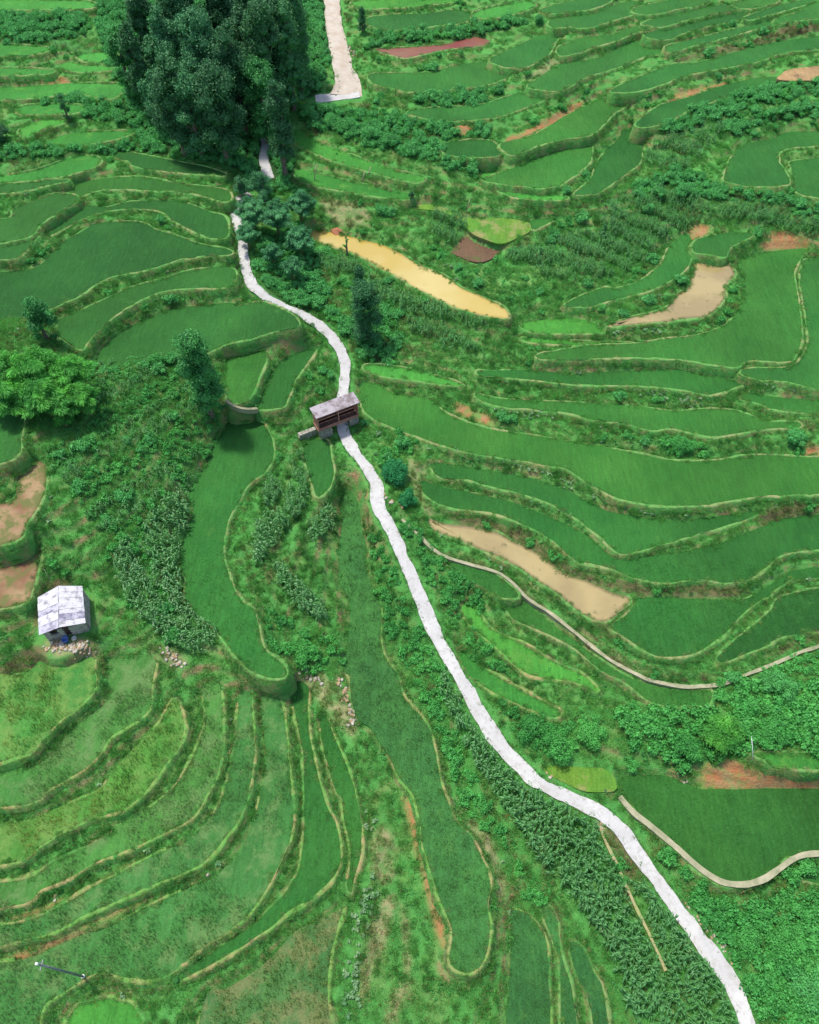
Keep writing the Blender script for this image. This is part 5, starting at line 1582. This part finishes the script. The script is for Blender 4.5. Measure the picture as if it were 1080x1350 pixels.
for a0, a1, sd in ((-hl + 0.2, min(xl, -0.1) - 0.15, 1), (max(xr, 1.2) + 0.25, hl - 0.1, 2)):
    mb = MB(); stones(mb, ((a0 + a1) / 2, -0.1, F0 / 2 - 0.42), (abs(a1 - a0), 2 * hw + 0.1, F0 + 0.3), sd)
    mb.build('stone_pier', STONEW, br)
mb = MB(); stones(mb, (-hl - 1.5, 0.5, 0.3), (2.9, 0.7, 1.6), 5); w_ = mb.build('wing_wall', STONEW, br)

# ------------------------------------------------------------------ hut with sheet roof
SHEET = plain_mat('whitened_roof_sheet', (0.24, 0.23, 0.26), (0.50, 0.49, 0.51), 1.4, 0.6, 0.15, lo=0.36, hi=0.5)
SHEETG = plain_mat('grey_roof_sheet', (0.17, 0.16, 0.22), (0.42, 0.41, 0.47), 0.9, 0.6, 0.15, lo=0.42, hi=0.56)
HW = plain_mat('hut_stone', (0.26, 0.24, 0.20), (0.45, 0.42, 0.36), 2.2, 0.95, 0.8, 0.08)
DARK = plain_mat('dark_opening', (0.012, 0.012, 0.012), (0.02, 0.02, 0.02), 2)
g0 = ground_at(86, 842)
hz0 = g0.z
rt = hz0 + 3.15
A1 = Vector((*at_z(77, 773, rt), rt)); A2 = Vector((*at_z(77.5, 826, rt), rt))
el = hz0 + 2.4
L1 = Vector((*at_z(50, 788, el), el)); L2 = Vector((*at_z(51.5, 836, el), el))
R1 = Vector((*at_z(109, 773, el + .2), el + .2)); R2 = Vector((*at_z(113, 820, el + .2), el + .2))
hc = (L1 + L2 + R1 + R2) / 4; hc.z = hz0
hang = math.atan2(A1.y - A2.y, A1.x - A2.x) - math.pi / 2
HI = Matrix.Rotation(-hang, 3, 'Z')
A1, A2, L1, L2, R1, R2 = [HI @ (p - Vector((hc.x, hc.y, 0))) for p in (A1, A2, L1, L2, R1, R2)]
hut = empty('field_hut', hc, hang)
hc = Vector((0, 0, hz0))
tag(hut, 'small stone hut roofed with whitish corrugated sheets at the left', 'hut')
def roof_side(a1, a2, b1, b2, rows, mats_):
    for i in range(rows):
        t0, t1 = i / rows, (i + 1) / rows + 0.03
        P00 = a1.lerp(a2, t0); P01 = a1.lerp(a2, t1); P10 = b1.lerp(b2, t0); P11 = b1.lerp(b2, t1)
        V, Fq = [], []
        nc = 9
        sl_ = 0.10 * (1 if i % 2 else 0.1)
        for lay in (0.0, -0.05):
            for j in range(nc + 1):
                u = j / nc
                v = [P00.lerp(P01, u), P10.lerp(P11, u)]
                wv = 0.035 if j % 2 else 0
                for q in v: V.append((q.x - hc.x, q.y - hc.y, q.z - hc.z + wv + sl_ + lay + 0.07 * (1 - u)))
        m2 = 2 * (nc + 1)
        for j in range(nc):
            Fq += [(2 * j, 2 * j + 1, 2 * j + 3, 2 * j + 2), (m2 + 2 * j, m2 + 2 * j + 2, m2 + 2 * j + 3, m2 + 2 * j + 1)]
            Fq += [(2 * j, 2 * j + 2, m2 + 2 * j + 2, m2 + 2 * j), (2 * j + 1, m2 + 2 * j + 1, m2 + 2 * j + 3, 2 * j + 3)]
        Fq += [(0, m2, m2 + 1, 1), (m2 - 2, m2 - 1, 2 * m2 - 1, 2 * m2 - 2)]
        o = obj('roof_sheet', V, Fq, mats_[i % len(mats_)], hut)
roof_side(A1, A2, L1, L2, 5, [SHEET, SHEET, SHEETG, SHEET, SHEETG])
roof_side(A1 + Vector((.06, 0, 0.05)), A2 + Vector((.06, 0, 0.05)), R1, R2, 7, [SHEET, SHEET, SHEET, SHEET, SHEET, SHEETG, SHEET])
# walls set in from the eaves, front wall with two openings
x0, x1 = max(L1.x, L2.x) + 0.30, min(R1.x, R2.x) - 0.12
y0, y1 = max(L2.y, R2.y) + 0.35, min(L1.y, R1.y) - 0.3
def wall(name, c, d, seed, mat=HW, s=0.34):
    mb = MB(); mb.box(c, (d[0] - 0.06, d[1] - 0.06, d[2] - 0.04)); stones(mb, c, d, seed, s)
    return mb.build(name, mat, hut)
H1 = 2.15
wall('back_wall', ((x0 + x1) / 2, y1, H1 / 2), (x1 - x0, 0.32, H1), 11)
wall('side_wall', (x1, (y0 + y1) / 2, H1 / 2 + .05), (0.32, y1 - y0 - 0.34, H1 + .1), 12)
wall('side_wall', (x0, (y0 + y1) / 2, H1 / 2), (0.32, y1 - y0 - 0.34, H1 - 0.1), 13)
ww = x1 - x0
for a0, a1, sd in ((0.0, 0.13, 21), (0.33, 0.45, 22), (0.60, 1.0, 23)):
    wall('front_wall', (x0 + ww * (a0 + a1) / 2, y0, H1 / 2), (ww * (a1 - a0), 0.32, H1), sd)
wall('front_wall', (x0 + ww * 0.23, y0, 0.45), (ww * 0.2, 0.3, 0.9), 24)
mb = MB(); mb.box((x0 + ww * 0.52, y0, H1 - 0.12), (ww * 0.14, 0.3, 0.16)); mb.box((x0 + ww * 0.23, y0, H1 - 0.12), (ww * 0.2, 0.3, 0.16)); mb.build('lintel', WOODD, hut)
mb = MB(); mb.box((x0 + ww * 0.52, y0 + 0.12, 0.95), (ww * 0.13, 0.05, 1.85)); mb.build('door', WOODD, hut)
mb = MB(); mb.box(((x0 + x1) / 2, (y0 + y1) / 2, 0.0), (ww, y1 - y0, 0.1)); mb.build('floor', STONEW, hut)
mb = MB(); mb.tube([(x0 + ww * .47, y0, H1 - .1), (A2.x - hc.x, y0 - .1, rt - hz0 - .2)], 0.06, 6); mb.build('roof_post', BARK, hut)

BLUE = plain_mat('blue_plastic', (0.06, 0.14, 0.42), (0.10, 0.20, 0.50), 3, 0.4, 0.1)
TIN = plain_mat('tin', (0.42, 0.44, 0.42), (0.58, 0.60, 0.58), 3, 0.4, 0.1)
def vessel(name, px, py, rad, h, mat, label, cat, seed):
    g = ground_at(px, py); root = empty(name, g); tag(root, label, cat)
    n = 18
    prof = [(0.0, 0.03), (rad * .85, 0.03), (rad, h), (rad * 1.06, h), (rad * 1.06, h - .04), (rad * 0.98, h - .05), (rad * .88, -0.02), (0.0, -0.02)]
    prof = [(0.001, h * .25), (rad * .80, h * .25), (rad * .93, h - .01), (rad * 1.04, h), (rad * 1.04, h - .04), (rad * .85, 0.0), (0.001, 0.0)]
    V = [(q * math.cos(6.2832 * k / n), q * math.sin(6.2832 * k / n), z) for q, z in prof for k in range(n)]
    Fq = [(i * n + k, i * n + (k + 1) % n, (i + 1) * n + (k + 1) % n, (i + 1) * n + k) for i in range(len(prof) - 1) for k in range(n)]
    obj('body', V, [f[::-1] for f in Fq], mat, root, smooth=True)
    mb = MB(); mb.tube([(rad * math.cos(t), 0, h + rad * .55 * math.sin(t)) for t in np.linspace(0, math.pi, 9)], 0.012, 5, False)
    mb.build('handle', TIN, root)
vessel('bucket', 87.5, 845, 0.42, 0.6, BLUE, 'blue bucket standing before the front wall of the hut', 'bucket', 1)
vessel('basin', 98.5, 842.5, 0.30, 0.25, TIN, 'pale round basin beside the blue bucket at the hut', 'basin', 2)

# ------------------------------------------------------------------ poles, posts, stones
POLEM = plain_mat('grey_pole', (0.16, 0.17, 0.17), (0.26, 0.27, 0.27), 2.5, 0.7)
WHITE = plain_mat('white_cap', (0.7, 0.7, 0.68), (0.8, 0.8, 0.78), 2.5, 0.6, 0)
PALEW = plain_mat('bleached_wood', (0.38, 0.30, 0.20), (0.52, 0.44, 0.32), 2.5, 0.9)
def pole(name, bx_, by_, tx_, ty_, rad, mat, label, cat, cap=False, h=None):
    """stands between its foot and the point whose image is (tx, ty)"""
    g = ground_at(bx_, by_)
    best = None
    for hh in np.arange(0.3, 14, 0.05):
        p = at_z(tx_, ty_, g.z + hh); q = math.hypot(p[0] - g.x, p[1] - g.y)
        if best is None or q < best[0]: best = (q, hh, p)
    q, hh, p = best
    root = empty(name, g); tag(root, label, cat)
    tip = Vector((p[0] - g.x, p[1] - g.y, hh))
    mb = MB(); mb.tube([(0, 0, -0.5), tip * 0.5, tip], [rad, rad * .85, rad * .7], 10); mb.build('shaft', mat, root, True)
    if cap:
        mb = MB(); mb.tube([tip * 1.001, tip * 1.03], [rad * 1.0, rad * 0.9], 10); mb.build('cap', WHITE, root)
        mb = MB(); mb.tube([tip * 0.03, tip * 0.055], [rad * 1.4, rad * 1.4], 10); mb.build('collar', WHITE, root)
        ax = Vector((0, 1, 0.1)).normalized()
        mb = MB(); mb.box(tip * 0.93, (0.1, 0.9, 0.08)); mb.build('crossarm', mat, root)
    else:
        mb = MB(); mb.tube([tip * 0.99, tip * 1.02], [rad * .9, rad * .5], 8); mb.build('top', mat, root)
    return root
pole('utility_pole', 112, 1288, 50, 1271, 0.13, POLEM, 'slim grey utility pole with white top at the lower left', 'pole', True)
pole('marker_pole', 994, 1008, 991, 972, 0.05, WHITE, 'thin white pole on the bare bank right of the yellowish bush', 'pole')
for i, (a, b_, c_, d_, lb) in enumerate([(414, 239, 417, 216, 'bleached dead tree stump left of the pair on the grassy bank'), (477, 240, 481, 227, 'left of two bleached stumps close together on the grassy bank'),
      (484, 233, 489, 220, 'right of two bleached stumps close together on the grassy bank'), (614, 280, 620, 262, 'slanting wooden post beside the bright grass spit')]):
    pole('wooden_post', a, b_, c_, d_, 0.10 if i < 3 else 0.07, PALEW, lb, 'post')
pole('bamboo_stick', 69, 771, 58, 750, 0.03, PALEW, 'thin pale stick leaning behind the hut', 'stick')

ROCK = plain_mat('pale_rock', (0.28, 0.25, 0.20), (0.46, 0.41, 0.34), 1.8, 0.9, 0.5, 0.05)
ROCKT = plain_mat('tan_rock', (0.30, 0.20, 0.12), (0.42, 0.30, 0.19), 1.8, 0.9, 0.5, 0.05)
def rock_mesh(r):
    V = []
    for z, q in ((-0.35, 0.75), (0.05, 1.0), (0.42, 0.62)):
        for k in range(6):
            a = k * math.pi / 3 + r.uniform(-.25, .25); w = q * r.uniform(.75, 1.15)
            V.append((math.cos(a) * w * .5, math.sin(a) * w * .42, z * .6 + r.uniform(-.05, .05)))
    F = [(k, (k + 1) % 6, 6 + (k + 1) % 6, 6 + k) for k in range(6)] + [(6 + k, 6 + (k + 1) % 6, 12 + (k + 1) % 6, 12 + k) for k in range(6)]
    F += [tuple(range(12, 18)), tuple(range(5, -1, -1))]
    return V, F
RM_ = [poly_mesh('stone', *rock_mesh(random.Random(k)), [ROCK if k % 3 else ROCKT]) for k in range(6)]
def stone_heap(line, n, spread, s0, s1, label, seed):
    L_ = [ground_at(a, b_) for a, b_ in pts(line)]
    c_ = sum(L_, Vector()) / len(L_)
    root = empty('stone_pile', c_); tag(root, label, 'stones')
    r = random.Random(seed)
    for k in range(n):
        t = r.random() * (len(L_) - 1); i = int(t); p = L_[i].lerp(L_[min(i + 1, len(L_) - 1)], t - i)
        x, y = p.x + r.gauss(0, spread), p.y + r.gauss(0, spread)
        s = r.uniform(s0, s1)
        o = link_mesh('stone', RM_[r.randrange(6)], root, (x - c_.x, y - c_.y, float(hz(x, y)) - c_.z + s * .12), r.uniform(0, 6), (s, s, s * .9))
stone_heap("66,851 78,852 90,853 103,854 117,853", 85, 0.42, 0.22, 0.62, 'heap of pale and tan stones along the front of the hut', 1)
stone_heap("96,862 112,856 119,846", 26, 0.3, 0.25, 0.6, 'pale stones at the right corner of the hut yard', 8)
stone_heap("448,898 455,908 460,922 464,940 463,952", 46, 0.3, 0.3, 0.75, 'line of pale stones on the left bank of the long valley paddy', 2)
stone_heap("214,858 226,864 238,878", 26, 0.4, 0.3, 0.7, 'scattered pale stones at the head of the streaked paddies', 3)
stone_heap("368,890 385,896 402,886 412,892 424,900", 28, 0.4, 0.3, 0.8, 'tan stones around the tip of the long curved paddy', 4)
stone_heap("790,1084 796,1098", 22, 0.25, 0.2, 0.5, 'small white rubble heap at the left edge of the road, lower right', 5)
stone_heap("903,1190 920,1210 935,1225 950,1245 965,1262", 60, 0.45, 0.12, 0.42, 'rubble and stones spilling from the right edge of the road near the corner', 6)
stone_heap("460,62 464,70 467,78", 22, 0.35, 0.3, 0.8, 'white stones dumped beside the tan upper road', 7)
stone_heap("500,655 520,662 530,668", 12, 0.35, 0.3, 0.7, 'pale stones between the white road and the smaller round bush', 9)
stone_heap("728,1025 722,1018", 6, 0.3, 0.3, 0.6, 'few tan stones at the right edge of the road above the grassy triangle', 10)
stone_heap("80,1186 40,1177", 3, 0.2, 0.35, 0.55, 'pair of tan boulders on a bare strip between streaked paddies', 11)
stone_heap("272,1150 279,1154", 2, 0.1, 0.4, 0.55, 'single grey boulder on the rim above the largest streaked paddy', 12)
stone_heap("894,1024 900,1030", 8, 0.4, 0.3, 0.6, 'pale stones on the bank above the large dark paddy, lower right', 13)
MUDM = plain_mat('red_mud', (0.36, 0.13, 0.07), (0.42, 0.20, 0.10), 2)
gm = Vector((*at_z(445, 305, PLOTS[len(FIELDS)]['z']), PLOTS[len(FIELDS)]['z']))
r = random.Random(4)
mb = MB()
n = 14
V = [(0, 0, 0.75)]; Fq = []
for ring, (q, z) in enumerate(((0.45, .6), (0.9, .3), (1.25, -0.2))):
    for k in range(n):
        a = 6.2832 * k / n; w = q * r.uniform(.8, 1.2)
        V.append((math.cos(a) * w * 1.2, math.sin(a) * w * .8, z + r.uniform(-.08, .08)))
Fq = [(0, 1 + k, 1 + (k + 1) % n) for k in range(n)]
for ring in range(2):
    for k in range(n):
        a = 1 + ring * n + k; b2 = 1 + ring * n + (k + 1) % n
        Fq.append((a, a + n, b2 + n, b2))
tag(obj('mud_mound', V, Fq, MUDM, smooth=False, loc=gm), 'reddish mud mound in the far corner of the ochre pond', 'mound')
